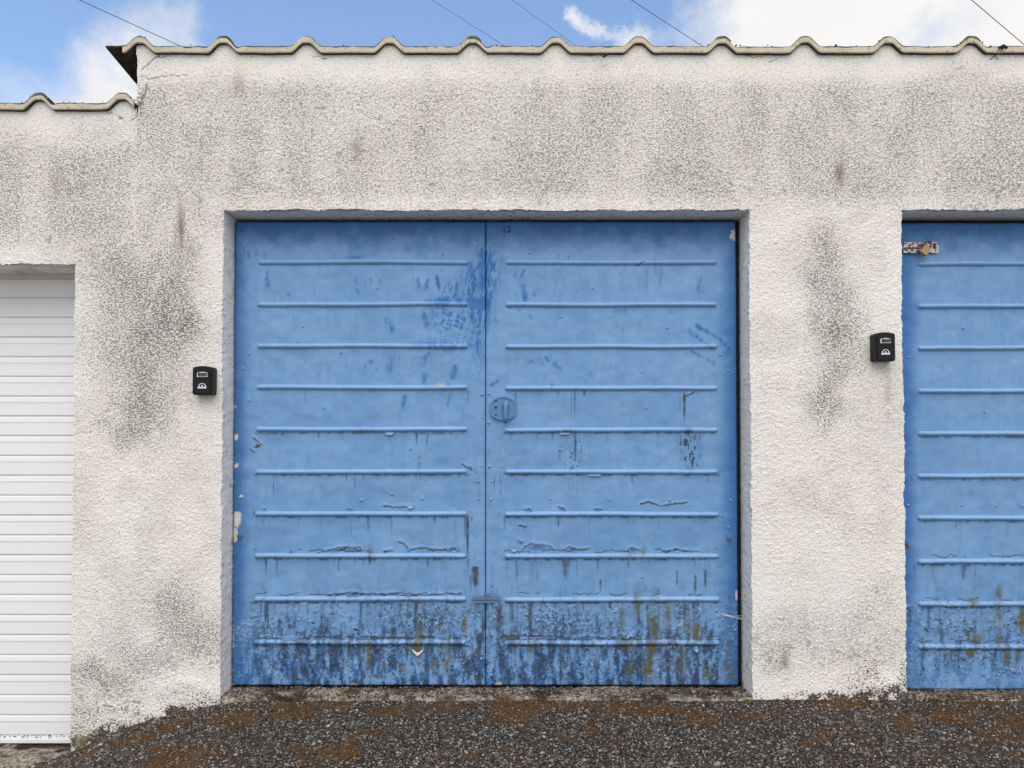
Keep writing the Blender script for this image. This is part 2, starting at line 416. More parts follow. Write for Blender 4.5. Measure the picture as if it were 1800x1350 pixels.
# ------------------------------------------------------------------ ground, thresholds
def grid(xs, ys):
    nx, ny = len(xs), len(ys)
    X, Y = np.meshgrid(xs, ys)
    i = np.arange(nx * ny).reshape(ny, nx)
    F = np.stack([i[:-1, :-1], i[:-1, 1:], i[1:, 1:], i[1:, :-1]], -1).reshape(-1, 4)
    return X.ravel(), Y.ravel(), F
def build_ground():
    xs = np.concatenate([np.linspace(-70, -6, 12)[:-1], np.linspace(-6, -2.6, 30)[:-1], np.linspace(-2.6, 2.6, 420)[:-1], np.linspace(2.6, 6, 30)[:-1], np.linspace(6, 70, 12)])
    ys = np.concatenate([np.linspace(-70, -4, 12)[:-1], np.linspace(-4, -0.9, 40)[:-1], np.linspace(-0.9, 0.0, 74)[:-1], [0.0, 0.03, 0.3, 6, 70]])
    X, Y, F = grid(xs, ys); t = -Y
    Z = ground_z(X, t)
    Z = np.where(Y > 0.01, np.interp(X, zw_x, zw_z) - 0.07, Z)
    me = mesh_np('ground', np.stack([X, Y, Z], -1), F, [M_TAR], attrs={'moss': moss_mask(X, t) * (np.abs(X) < 3) * (t < 1.2), 'pale': sst(0.9, 2.2, t + (fbm(X * 2, Y * 2, 3, 305) - .5) * .5)})  # unseen ground further out made paler to bounce light onto the soffits
    tag(link('ground', me), kind='structure')
build_ground()

def threshold(name, x0, x1, zb, zf, yb, yf, seed, label):
    xs = np.linspace(x0, x1, int((x1 - x0) / 0.008)); ys = np.linspace(yf, yb, 34)
    X, Y, F = grid(xs, ys)
    e = (fbm(X * 9, X * 0 + seed, 3, seed) - 0.5) * 0.03
    k = (Y - yf) / (yb - yf); Yj = Y + e * (1 - k)
    Z = zf + (zb - zf) * sst(0, 1, k * 1.1) + (fbm(X * 70, Y * 70, 4, seed + 3) - 0.5) * 0.016 + (fbm(X * 9, Y * 14, 3, seed + 9) - 0.5) * 0.016
    Z = np.where(k < 0.03, zf - 0.05, Z)
    moss = np.maximum(sst(0.36, 0.54, k + (fbm(X * 16, Y * 40, 3, seed + 5) - 0.5) * 0.5), sst(0.55, 0.75, fbm(X * 7, Y * 18, 4, seed + 7)))
    me = mesh_np(name, np.stack([X, Yj, Z], -1), F, [M_CONC], attrs={'moss': moss})
    o = tag(link(name, me), label, kind='structure'); return o
threshold('threshold', XA + 0.004, XB - 0.004, pxz(1210, 0.12), pxz(1226, 0), 0.30, -0.012, 5, 'mossy concrete sill strip under the middle blue doors')
threshold('threshold', XC + 0.004, XC + OPW - 0.004, pxz(1214, 0.12), pxz(1230, 0), 0.30, -0.012, 25, 'mossy concrete sill strip under the right blue door')
threshold('threshold', XL - OPW, XL + 0.005, pxz(1308, YR), pxz(1340, 0), 0.34, -0.03, 45, 'pale worn concrete sill under the white shutter')

def ico():
    t = (1 + 5 ** .5) / 2
    v = np.array([(-1, t, 0), (1, t, 0), (-1, -t, 0), (1, -t, 0), (0, -1, t), (0, 1, t), (0, -1, -t), (0, 1, -t), (t, 0, -1), (t, 0, 1), (-t, 0, -1), (-t, 0, 1)], float)
    v /= np.linalg.norm(v[0])
    f = np.array([(0, 11, 5), (0, 5, 1), (0, 1, 7), (0, 7, 10), (0, 10, 11), (1, 5, 9), (5, 11, 4), (11, 10, 2), (10, 7, 6), (7, 1, 8), (3, 9, 4), (3, 4, 2), (3, 2, 6), (3, 6, 8), (3, 8, 9), (4, 9, 5), (2, 4, 11), (6, 2, 10), (8, 6, 7), (9, 8, 1)])
    return v, f
def scatter(P, size, flat, seed, attr):
    """many small angular stones as one sheet: centres P, radii size"""
    r = np.random.default_rng(seed); v, f = ico(); n = len(P)
    V = v[None] * (1 + r.uniform(-0.30, 0.25, (n, 12, 1)))
    V = V * np.stack([r.uniform(0.8, 1.35, n), r.uniform(0.7, 1.1, n), r.uniform(flat[0], flat[1], n)], -1)[:, None, :]
    a = r.uniform(0, 2 * np.pi, n); ca, sa = np.cos(a), np.sin(a)
    V = np.stack([V[..., 0] * ca[:, None] - V[..., 1] * sa[:, None], V[..., 0] * sa[:, None] + V[..., 1] * ca[:, None], V[..., 2]], -1)
    b = r.uniform(-0.4, 0.4, n); cb, sb = np.cos(b)[:, None], np.sin(b)[:, None]
    V = np.stack([V[..., 0], V[..., 1] * cb - V[..., 2] * sb, V[..., 1] * sb + V[..., 2] * cb], -1)
    V = V * size[:, None, None] + P[:, None, :]
    F = (f[None] + (np.arange(n) * 12)[:, None, None]).reshape(-1, 3)
    return V.reshape(-1, 3), F, np.repeat(attr, 12)
def build_chippings():
    r = np.random.default_rng(3); step = 0.0095
    gx, gt = np.meshgrid(np.arange(-2.5, 2.5, step), np.arange(-0.004, 0.74, step))
    x = gx.ravel() + r.uniform(-.5, .5, gx.size) * step; t = gt.ravel() + r.uniform(-.5, .5, gx.size) * step
    sz = r.choice([0.0031, 0.0040, 0.0050, 0.0066], len(x), p=[.3, .38, .25, .07]) * r.uniform(.85, 1.15, len(x))
    big = r.random(len(x)) < 0.0035; sz = np.where(big, sz * 1.9, sz)
    ms = moss_mask(x, t)
    keep = (r.random(len(x)) > 0.06 + ms * 0.22)
    z = ground_z(x, t) + sz * r.uniform(-0.15, 0.45, len(x))
    P = np.stack([x, -t, z], -1)[keep]
    # grit lying on the sills
    ex, ey = r.uniform(XA, XB, 1500), r.uniform(-.01, .125, 1500) ; k = (ey + .012) / .312
    ez = pxz(1226) + (pxz(1210, .12) - pxz(1226)) * sst(0, 1, k * 1.1) + .004
    ex2, ey2 = r.uniform(XC, 2.4, 800), r.uniform(-.01, .115, 800); ez2 = pxz(1230) + (pxz(1214, .12) - pxz(1230)) * sst(0, 1, (ey2 + .012) / .312 * 1.1) + .004
    P = np.concatenate([P, np.stack([ex, ey, ez], -1), np.stack([ex2, ey2, ez2], -1)]); keep = np.concatenate([keep, np.ones(2300, bool)])
    sz = np.concatenate([sz, r.uniform(.0028, .0058, 2300)]); ms = np.concatenate([ms, r.uniform(.1, .8, 2300)]); x = np.zeros(len(sz))
    V, F, A = scatter(P, sz[keep], (0.5, 0.85), 9, np.clip(ms * r.uniform(.2, 1.5, len(x)), 0, 1)[keep])
    me = mesh_np('chippings', V, F, [M_STONE], smooth=False, attrs={'moss': A})
    tag(link('chippings', me), 'loose dark grey and brown chippings bedded in the tarmac', kind='stuff')
build_chippings()

# ------------------------------------------------------------------ the rendered wall
def wall_fields(x, z, y=None):
    """relief (m, outward) and staining of the rendered wall"""
    xx = x if y is None else x + 1.7 * y
    wx = xx + (vn(xx * 60, z * 60, 1) - .5) * 0.008; wz = z + (vn(xx * 60, z * 60, 2) - .5) * 0.008
    f1, f2, cid = worley(wx / 0.0128, wz / 0.0086, 5)
    edge = f2 - f1
    lump = sst(0.0, 0.75, edge) * (0.45 + 0.75 * cid)
    med = fbm(xx * 70, z * 105, 3, 8)
    broad = fbm(xx * 6, z * 6, 3, 31)
    u, v = uv_of(x, z, 0.0)
    top = np.where(x > XSTEP, 96, 196) + 0 * x
    smooth_band = 1 - 0.62 * (1 - sst(14, 52, v - top + (broad - .5) * 50))
    amp = smooth_band * (0.72 + 0.5 * fbm(xx * 2.5, z * 2.5, 2, 41))
    h = (lump * 0.0027 + (med - .5) * 0.0021) * amp + (broad - .5) * 0.005
    # staining: where algae has settled, by place
    g = np.zeros(x.shape)
    uw = u + (fbm(xx * 5, z * 5, 4, 62) - .5) * 110; vw = v + (fbm(xx * 5, z * 5, 4, 63) - .5) * 130
    for cu, cv, ru, rv, k in ((345, 240, 90, 110, .85), (300, 350, 90, 110, .75), (120, 290, 170, 80, .62), (30, 330, 80, 70, .62), (430, 180, 80, 60, .62), (520, 300, 120, 70, .5),
                              (620, 230, 60, 90, .42), (560, 180, 60, 50, .45), (700, 300, 90, 60, .4), (860, 200, 90, 70, .40), (1000, 260, 70, 100, .58), (1110, 250, 80, 110, .62), (1200, 200, 90, 80, .45),
                              (1385, 200, 60, 60, .52), (1500, 190, 110, 70, .66), (1640, 180, 110, 70, .70), (1750, 250, 90, 100, .72), (1480, 290, 60, 60, .45), (1330, 280, 70, 70, .4), (1560, 330, 120, 50, .4), (1720, 330, 80, 60, .6),
                              (235, 470, 110, 100, 1.0), (260, 570, 105, 150, 1.2), (315, 440, 40, 90, .9), (245, 690, 75, 100, 1.15), (300, 690, 50, 60, .9), (235, 775, 50, 50, 1.1), (290, 740, 50, 40, .7), (225, 800, 22, 22, .8), (180, 520, 40, 70, .6),
                              (1440, 490, 55, 85, .95), (1450, 590, 60, 95, 1.05), (1455, 690, 65, 75, 1.1), (1480, 735, 60, 40, 1.05), (1400, 470, 40, 60, .45), (1500, 560, 40, 90, .5),
                              (330, 1105, 70, 70, .8), (260, 1140, 80, 60, .8), (180, 1190, 70, 55, .9), (150, 1260, 50, 60, .55), (200, 1250, 70, 40, .5), (300, 1215, 80, 25, .4), (360, 1150, 40, 60, .5), (240, 1200, 60, 40, .5),
                              (1400, 1120, 90, 60, .65), (1500, 1100, 70, 70, .65), (1380, 1160, 50, 40, .65), (1545, 1140, 50, 60, .6), (1480, 1160, 90, 40, .55)):
        e = np.exp(-((uw - cu) / ru) ** 2 - ((vw - cv) / rv) ** 2); g = np.maximum(g, k * e) + 0.06 * k * e
    streak = fbm(xx * 8, z * 2.0, 4, 61)
    g = g * (0.58 + 0.45 * streak + 0.42 * (fbm(xx * 22, z * 13, 4, 64) - .3)) 
    g = np.where(g > .75, .75 + (g - .75) * .6, g)
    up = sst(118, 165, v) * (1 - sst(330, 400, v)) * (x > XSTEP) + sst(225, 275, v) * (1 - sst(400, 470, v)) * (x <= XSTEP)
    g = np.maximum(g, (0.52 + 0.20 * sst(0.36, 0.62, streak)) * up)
    gz = ground_z(x, np.zeros(x.shape))
    above = z - gz + (fbm(xx * 7, z * 7, 4, 66) - .5) * 0.13
    foot = 1 - sst(-0.01, 0.075, above)
    corner = np.maximum(np.exp(-((u - 1560) / 70) ** 2), 0.9 * np.exp(-((u - 150) / 120) ** 2))
    foot = 1 - sst(-0.01, 0.05 + 0.06 * corner, above)
    foot = foot * np.clip(0.35 + 0.75 * sst(.35, .6, fbm(xx * 3.2, z * 0 + 4, 3, 67)) + .4 * corner, 0, 1)
    g = np.maximum(g, 0.10 + 0.12 * sst(.45, .7, broad))
    # pale repair seams keep clean
    wv = (fbm(u * .06, v * .06, 3, 68) - .5) * 9
    seam = 0.8 * poly_stroke(u + wv, v + wv, [(178, 455), (215, 427), (236, 398), (238, 335), (233, 300)], 3.5) + 0.6 * poly_stroke(u + wv, v - wv, [(278, 480), (268, 530), (262, 560)], 3) + 0.5 * poly_stroke(u - wv, v + wv, [(305, 300), (330, 345), (390, 368)], 3.5)
    seam = np.clip(seam, 0, 1) * sst(.3, .5, fbm(u * .08, v * .08, 3, 69))
    g = g * (1 - 0.5 * seam)
    h = h * (1 - 0.3 * seam) + 0.0010 * seam
    dash = fbm(xx * 105 + z * 40 + (vn(xx * 30, z * 30, 70) - .5) * 1.5, z * 190 - xx * 25, 2, 71, .6)
    low = (1 - lump)
    mood = fbm(xx * 16, z * 18, 4, 75)
    q = dash * 0.95 + low * 0.22 + (mood - .5) * 0.20 + 0.36 * g
    foot_zone = 1 - sst(.08, .42, above)
    dirt = 0.55 * sst(0.76, 0.86, fbm(xx * 52, z * 62, 2, 73)) * sst(0.25, 0.5, g)
    dirt = np.maximum(dirt, 0.7 * sst(0.66, 0.76, fbm(xx * 58, z * 70, 2, 74) + .10 * (g - .4)) * foot_zone * sst(.22, .5, g))
    soil = foot * (0.55 + .9 * sst(.35, .62, fbm(xx * 24, z * 24, 3, 76)))
    soil = np.maximum(soil, (0.16 + .34 * corner) * (1 - sst(.03, .16 + .14 * corner, above)) * sst(.32, .6, fbm(xx * 14, z * 14, 3, 77)) * 1.3)
    cr = np.zeros(x.shape)
    for pts, w in (([(250, 122), (262, 112), (270, 104), (282, 97)], 1.36), ([(246, 135), (262, 139), (290, 134), (330, 132)], 0.99), ([(256, 160), (252, 172), (246, 178), (238, 186)], 1.86),
                   ([(186, 197), (200, 200), (212, 208), (219, 214)], 1.12), ([(230, 212), (240, 205), (250, 199)], 0.99), ([(258, 148), (256, 160)], 0.99), ([(280, 92), (282, 100), (300, 98)], 1.24),
                   ([(1355, 107), (1366, 104)], 0.99), ([(1310, 98), (1322, 101), (1340, 99)], 1.12), ([(1010, 96), (1042, 99)], 0.99), ([(1742, 103), (1748, 99), (1755, 103)], 1.49), ([(550, 100), (575, 103)], 0.93)):
        d = (vn(u * 0.2, v * 0.2, 83) - .5) * 4
        cr = np.maximum(cr, poly_stroke(u + d, v - d, pts, w))
    h = h - 0.003 * cr; dirt = np.maximum(dirt, cr * 0.8)
    ol = np.zeros(x.shape)
    for cu, cv, ru, rv, k in ((318, 400, 6, 40, .8), (1476, 305, 9, 22, .8), (627, 265, 9, 22, .55), (420, 150, 10, 20, .4), (1560, 690, 6, 50, .35), (1380, 1165, 8, 24, .5), (140, 1305, 14, 14, .8), (255, 660, 8, 20, .5), (100, 320, 10, 26, .3), (855, 300, 8, 22, .3)):
        ol = np.maximum(ol, k * np.exp(-((u - cu) / ru) ** 2 - ((v - cv) / rv) ** 2))
    ol = ol * sst(0.3, 0.6, mood + .1)
    tint = np.clip(0.55 * sst(0.45, 0.75, broad) + 0.5 * g * 0.5, 0, 1)
    pale = np.zeros(x.shape)
    for cu, cv, ru, rv, k in ((335, 1200, 70, 22, .9), (200, 1235, 60, 20, .6), (1560, 1188, 40, 14, .8), (1360, 1205, 50, 20, .7), (1450, 1200, 60, 14, .5), (600, 120, 300, 18, .35), (1100, 120, 600, 16, .3), (900, 355, 500, 12, .4)):
        pale = np.maximum(pale, k * np.exp(-((u - cu) / ru) ** 2 - ((v - cv) / rv) ** 2))
    pale = pale * (0.4 + .9 * sst(.3, .6, mood))
    return h, np.clip(dirt * (1 - .5 * pale), 0, 1), np.clip(ol, 0, 1), tint, np.clip(soil, 0, 1), np.clip(pale, 0, 1), np.clip(g * (1 - .6 * pale), 0, 1.1), np.clip(low, 0, 1)

def seglin(a, b, step): return np.linspace(a, b, max(2, int(round((b - a) / step)) + 1))
def lines(brk, fine0, fine1, f, c):
    out = [brk[0]]
    pts = sorted(set(list(brk) + [p for p in (fine0, fine1) if brk[0] < p < brk[-1]]))
    for a, b in zip(pts[:-1], pts[1:]):
        mid = (a + b) / 2; out += list(seglin(a, b, f if fine0 <= mid <= fine1 else c)[1:])
    return np.array(out)

XWL, XWR = XL - OPW - 0.45, XC + OPW + 0.45
ZBOT, ZS = -0.55, pxz(222)
YBACK = 4.6
def build_wall(parent):
    F_, C_ = 0.0034, 0.014
    xs = lines([XWL, XL - OPW, XL, XSTEP, XA, XB, XC, XC + OPW, XWR], -2.2, 2.2, F_, C_)
    zs = lines([ZBOT, ZLO, ZM, ZS], -0.40, 9, F_, 0.02)
    Vs, Fs, off = [], [], 0
    edges = []
    # main field with three openings
    X, Z, F = grid(xs, zs); nx = len(xs)
    cx = (X[F[:, 0]] + X[F[:, 1]]) / 2; cz = (Z[F[:, 0]] + Z[F[:, 2]]) / 2
    hole = ((cx > XA) & (cx < XB) & (cz < ZM)) | ((cx > XC) & (cx < XC + OPW) & (cz < ZM)) | ((cx > XL - OPW) & (cx < XL) & (cz < ZLO))
    # uneven arrises: nudge the edge lines of the openings
    Xj, Zj = X.copy(), Z.copy()
    nz = ((fbm(Z * 14, Z * 0 + 3, 3, 91) - .5) * 0.012 + (vn(Z * 90, Z * 0, 92) - .5) * 0.005)
    for xe in (XA, XB, XC, XL):
        w = np.exp(-((X - xe) / 0.012) ** 2) * (Z < (ZLO if xe == XL else ZM) + 0.02); Xj += nz * w * (1 if xe in (XB,) else 1)
    nxn = ((fbm(X * 12, X * 0 + 3, 3, 94) - .5) * 0.012 + (vn(X * 80, X * 0, 95) - .5) * 0.005)
    for ze, a, b in ((ZM, XA, XB), (ZM, XC, XC + OPW), (ZLO, XL - OPW, XL)):
        w = np.exp(-((Z - ze) / 0.012) ** 2) * (X > a - .004) * (X < b + .004); Zj += nxn * w
    h, *fl = wall_fields(Xj, Zj)
    V = np.stack([Xj, -h, Zj], -1)
    Vs.append(V); Fs.append(F[~hole]); off += len(V)
    attrs = [[q] for q in fl]
    idx = np.arange(len(V)).reshape(len(zs), nx)
    def col(xe, z1):
        j = int(np.argmin(abs(xs - xe))); k = int(np.argmin(abs(zs - z1))); return V[idx[:k + 1, j]]
    def row(ze, a, b):
        k = int(np.argmin(abs(zs - ze))); i, j = int(np.argmin(abs(xs - a))), int(np.argmin(abs(xs - b))); return V[idx[k, i:j + 1]]
    # upper bands up to the underside of the sheets
    def band(xsel, x0, zu, n):
        topz = zu + roof_profile(xsel, x0) + 0.006
        k = np.linspace(0, 1, n)[:, None]
        Zb = ZS + (topz[None] - ZS) * k; Xb = np.repeat(xsel[None], n, 0)
        i = np.arange(Xb.size).reshape(n, len(xsel))
        Fb = np.stack([i[:-1, :-1], i[:-1, 1:], i[1:, 1:], i[1:, :-1]], -1).reshape(-1, 4)
        return Xb.ravel(), Zb.ravel(), Fb, i
    for sel, x0, zu, n in ((xs[xs >= XSTEP - 1e-6], X0_UP, ZU_UP, 84), (xs[xs <= XSTEP + 1e-6], X0_LO, ZU_LO, 22)):
        Xb, Zb, Fb, ib = band(sel, x0, zu, n)
        if n == 84:
            w = np.exp(-((Xb - XSTEP) / 0.012) ** 2); Xb = Xb + (fbm(Zb * 16, Zb * 0 + 7, 3, 98) - .5) * 0.016 * w * (Zb > ZS + .02)
        h, *fl = wall_fields(Xb, Zb)
        Vb = np.stack([Xb, -h, Zb], -1)
        Vs.append(Vb); Fs.append(Fb + off); off += len(Vb)
        for a, q in zip(attrs, fl): a.append(q)
        if n == 84: gable_edge = Vb[ib[:, 0]]
    # returns: reveals, soffits, gable side
    def strip(edge, depths, axis, seed, dark=0.0):
        nonlocal off
        n = len(edge); rows = [edge]
        for y in depths:
            r = edge.copy(); r[:, 1] = y
            q = (fbm(edge[:, 0] * 60 + edge[:, 2] * 60, edge[:, 0] * 0 + y * 60, 3, seed) - .5) * 0.004
            r[:, axis] = edge[:, axis] * 0 + np.median(edge[:, axis]) + q + (edge[:, axis] - np.median(edge[:, axis])) * max(0, 1 - y / 0.04)
            rows.append(r)
        Vr = np.concatenate(rows); i = np.arange(len(Vr)).reshape(len(rows), n)
        Fr = np.stack([i[:-1, :-1], i[:-1, 1:], i[1:, 1:], i[1:, :-1]], -1).reshape(-1, 4)
        _, di, ol, ti, so, pa, gg, lo = wall_fields(Vr[:, 0], Vr[:, 2], Vr[:, 1])
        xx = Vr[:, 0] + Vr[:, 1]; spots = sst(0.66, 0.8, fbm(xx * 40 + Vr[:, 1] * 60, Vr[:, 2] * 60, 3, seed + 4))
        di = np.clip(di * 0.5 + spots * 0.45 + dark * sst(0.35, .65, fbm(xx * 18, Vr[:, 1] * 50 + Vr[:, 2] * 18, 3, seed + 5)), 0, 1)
        # olive line along the drip edge of soffits
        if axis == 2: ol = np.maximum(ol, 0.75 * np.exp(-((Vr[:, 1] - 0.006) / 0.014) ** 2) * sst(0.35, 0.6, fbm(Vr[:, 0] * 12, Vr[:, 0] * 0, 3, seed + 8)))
        Vs.append(Vr); Fs.append(Fr + off); off += len(Vr)
        for a, q in zip(attrs, (di, ol, ti * .3, so, np.maximum(pa, .8), gg * .35, lo)): a.append(q)
    dp = [0.004, 0.012, 0.024, 0.038, 0.054, 0.072, 0.092, 0.115, 0.145, 0.26]
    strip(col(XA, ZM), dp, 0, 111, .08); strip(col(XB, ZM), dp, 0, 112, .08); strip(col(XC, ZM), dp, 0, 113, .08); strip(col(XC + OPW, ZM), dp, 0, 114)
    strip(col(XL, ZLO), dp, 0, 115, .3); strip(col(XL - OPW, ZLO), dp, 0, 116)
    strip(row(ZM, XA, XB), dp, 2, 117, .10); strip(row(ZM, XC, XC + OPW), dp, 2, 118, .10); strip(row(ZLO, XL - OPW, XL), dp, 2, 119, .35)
    strip(gable_edge, [0.01, 0.03, 0.06, 0.1, 0.3, 1.0, YBACK], 0, 120)
    V = np.concatenate(Vs); F = np.concatenate(Fs)
    at = {k: np.concatenate(a) for k, a in zip(('dirt', 'olive', 'tint', 'soil', 'pale', 'grime', 'low'), attrs)}
    # plain side and back walls
    ext, ef = [], []
    def quad(*p):
        b = len(V) + len(ext); ext.extend(p); ef.append((b, b + 1, b + 2, b + 3))
    zr = ZU_UP - 0.136 * YBACK
    quad((XWR, 0, ZBOT), (XWR, YBACK, ZBOT), (XWR, YBACK, zr), (XWR, 0, ZU_UP))
    quad((XWL, YBACK, ZBOT), (XWL, 0, ZBOT), (XWL, 0, ZU_LO), (XWL, YBACK, ZU_LO - .136 * YBACK))
    quad((XWR, YBACK, ZBOT), (XWL, YBACK, ZBOT), (XWL, YBACK, ZU_LO - .136 * YBACK), (XWR, YBACK, ZU_LO - .136 * YBACK))
    quad((XWR, YBACK - .01, ZU_LO - .2 - .136 * YBACK), (XSTEP, YBACK - .01, ZU_LO - .2 - .136 * YBACK), (XSTEP, YBACK - .01, zr), (XWR, YBACK - .01, zr))
    V = np.concatenate([V, np.array(ext)]); F = np.concatenate([F, np.array(ef)])
    at = {k: np.concatenate([a, np.zeros(len(ext))]) for k, a in at.items()}
    return link('wall', mesh_np('wall', V, F, [M_WALL], attrs=at), parent)

building = thing('garage_building', 'long row of garages with stained off-white rendered wall and stepped corrugated roof', 'garages', (0, 0, 0))
build_wall(building)

# ------------------------------------------------------------------ roof sheets
SL = -0.136
def sheet(parent, xa, xb, x0, zu, seed, lap_left=True, lap_right=True, thick=0.029, ylip=-0.018, label=None, edge_mat=True):
    n = int((xb - xa) / 0.006) + 2; xs = np.linspace(xa, xb, n)
    p = zu + roof_profile(xs, x0)
    jit = (fbm(xs * 9, xs * 0 + seed, 3, seed) - .5) * 0.005
    under = p + jit; th = thick + (fbm(xs * 25, xs * 0 + seed, 3, seed + 2) - .5) * 0.004
    if lap_right:                      # rides over the next sheet's first ridge and thins out
        k = sst(xb - 0.085, xb - 0.055, xs); under = under + k * 0.0235; th = th * (1 - k) + 0.009 * k
    if lap_left:
        k = 1 - sst(xa + 0.10, xa + 0.14, xs); th = th - 0.006 * k
    ys = [ylip, ylip + 0.004, 0.25, 1.2, 2.4, YBACK + 0.12]
    V, F, fm = [], [], []
    for y in ys:
        inset = 0.003 if y == ylip else 0
        zz = SL * (y - ylip)
        V.append(np.stack([xs, np.full(n, y), under + zz + inset], -1)); V.append(np.stack([xs, np.full(n, y), under + th + zz - inset], -1))
    band = 0.0065 + (fbm(xs * 30, xs * 0 + seed, 4, seed + 5) - .5) * 0.008
    V.append(np.stack([xs, np.full(n, ylip - 0.0005), under + th - np.clip(band, .002, .012)], -1))
    V = np.concatenate(V); mid = len(ys) * 2 * n
    def i(r, s, j): return (r * 2 + s) * n + j
    for j in range(n - 1):
        F.append((i(0, 0, j), i(0, 0, j + 1), mid + j + 1, mid + j)); fm.append(0)
        F.append((mid + j, mid + j + 1, i(0, 1, j + 1), i(0, 1, j))); fm.append(1)
        for r in range(len(ys) - 1):
            F.append((i(r, 1, j), i(r, 1, j + 1), i(r + 1, 1, j + 1), i(r + 1, 1, j))); fm.append(1)
            F.append((i(r, 0, j + 1), i(r, 0, j), i(r + 1, 0, j), i(r + 1, 0, j + 1))); fm.append(0 if r == 0 else 1)
    for r in range(len(ys) - 1):
        F.append((i(r, 0, 0), i(r, 1, 0), i(r + 1, 1, 0), i(r + 1, 0, 0))); fm.append(0 if r == 0 else 1)
        F.append((i(r, 0, n - 1), i(r + 1, 0, n - 1), i(r + 1, 1, n - 1), i(r, 1, n - 1))); fm.append(0 if r == 0 else 1)
    me = mesh_np('roof_sheet', V, F, [M_EDGE if edge_mat else M_SHEET, M_SHEET], smooth=False, fm=fm)
    o = link('roof_sheet', me, parent)
    if label: o['label'] = label
    return o
lap = 0.05
crest = lambda k, x0: x0 + k * PITCH_RIB
us = [pxx(219, 95)] + [crest(k, X0_UP) - lap for k in (-1, 2, 5, 8, 11, 14)]
ue = [crest(k, X0_UP) + lap * 0.75 for k in (-1, 2, 5, 8, 11, 14)] + [XWR + 0.08]
for q, (a, b) in enumerate(zip(us, ue)):
    if a < XWR: sheet(building, a, min(b, XWR + 0.08), X0_UP, ZU_UP, 200 + q, q > 0, q < len(us) - 1 and b < XWR)
sheet(building, pxx(183, 90, -0.02), pxx(247, 90), X0_UP, ZU_UP + 0.026, 230, False, False, thick=0.010, ylip=-0.010, label='dark mossy overhanging end of the upper roof', edge_mat=False)
ls = [XWL - 0.08, crest(-6, X0_LO) - lap, crest(-3, X0_LO) - lap, crest(0, X0_LO) - lap]
le = [crest(-6, X0_LO) + lap * .75, crest(-3, X0_LO) + lap * .75, crest(0, X0_LO) + lap * .75, pxx(239, 190)]
for q, (a, b) in enumerate(zip(ls, le)): sheet(building, a, b, X0_LO, ZU_LO, 240 + q, q > 0, q < 3)
def mortar_and_moss():
    r = np.random.default_rng(5); P, sz = [], []
    for k in range(100):
        u = r.uniform(250, 1800); X = pxx(u, 85)
        P.append((X, -0.02 + r.uniform(0, .05), ZU_UP + float(roof_profile(np.array([X]), X0_UP)[0]) + 0.030)); sz.append(r.uniform(.002, .0055))
    for k in range(22):
        u = r.uniform(0, 225); X = pxx(u, 185)
        P.append((X, -0.02 + r.uniform(0, .05), ZU_LO + float(roof_profile(np.array([X]), X0_LO)[0]) + 0.030)); sz.append(r.uniform(.002, .0055))
    for u, v, s in ((1763, 82, .012), (1758, 83, .009), (1769, 84, .008), (1062, 99, .008), (1066, 97, .007), (1056, 97, .006)):
        X, Z = px(u, v, -0.03); P.append((X, -0.03, Z)); sz.append(s)
    P = np.array(P); V, F, A = scatter(P, np.array(sz), (.5, .9), 4, np.zeros(len(P)))
    o = link('moss_tufts', mesh_np('moss_tufts', V, F, [M_MOSS]), building); o['kind'] = 'stuff'
    # broken mortar lumps where the low roof meets the step
    P = np.array([(*px(u, v, -0.012), s) for u, v, s in ((236, 176, .013), (243, 170, .011), (240, 181, .012), (232, 171, .008), (247, 163, .010), (246, 177, .010))])
    Pp = np.stack([P[:, 0], np.full(len(P), -0.012), P[:, 1]], -1)
    V, F, A = scatter(Pp, P[:, 2], (.6, 1), 8, np.zeros(len(P)))
    link('mortar', mesh_np('mortar', V, F, [M_WALL]), building)
mortar_and_moss()

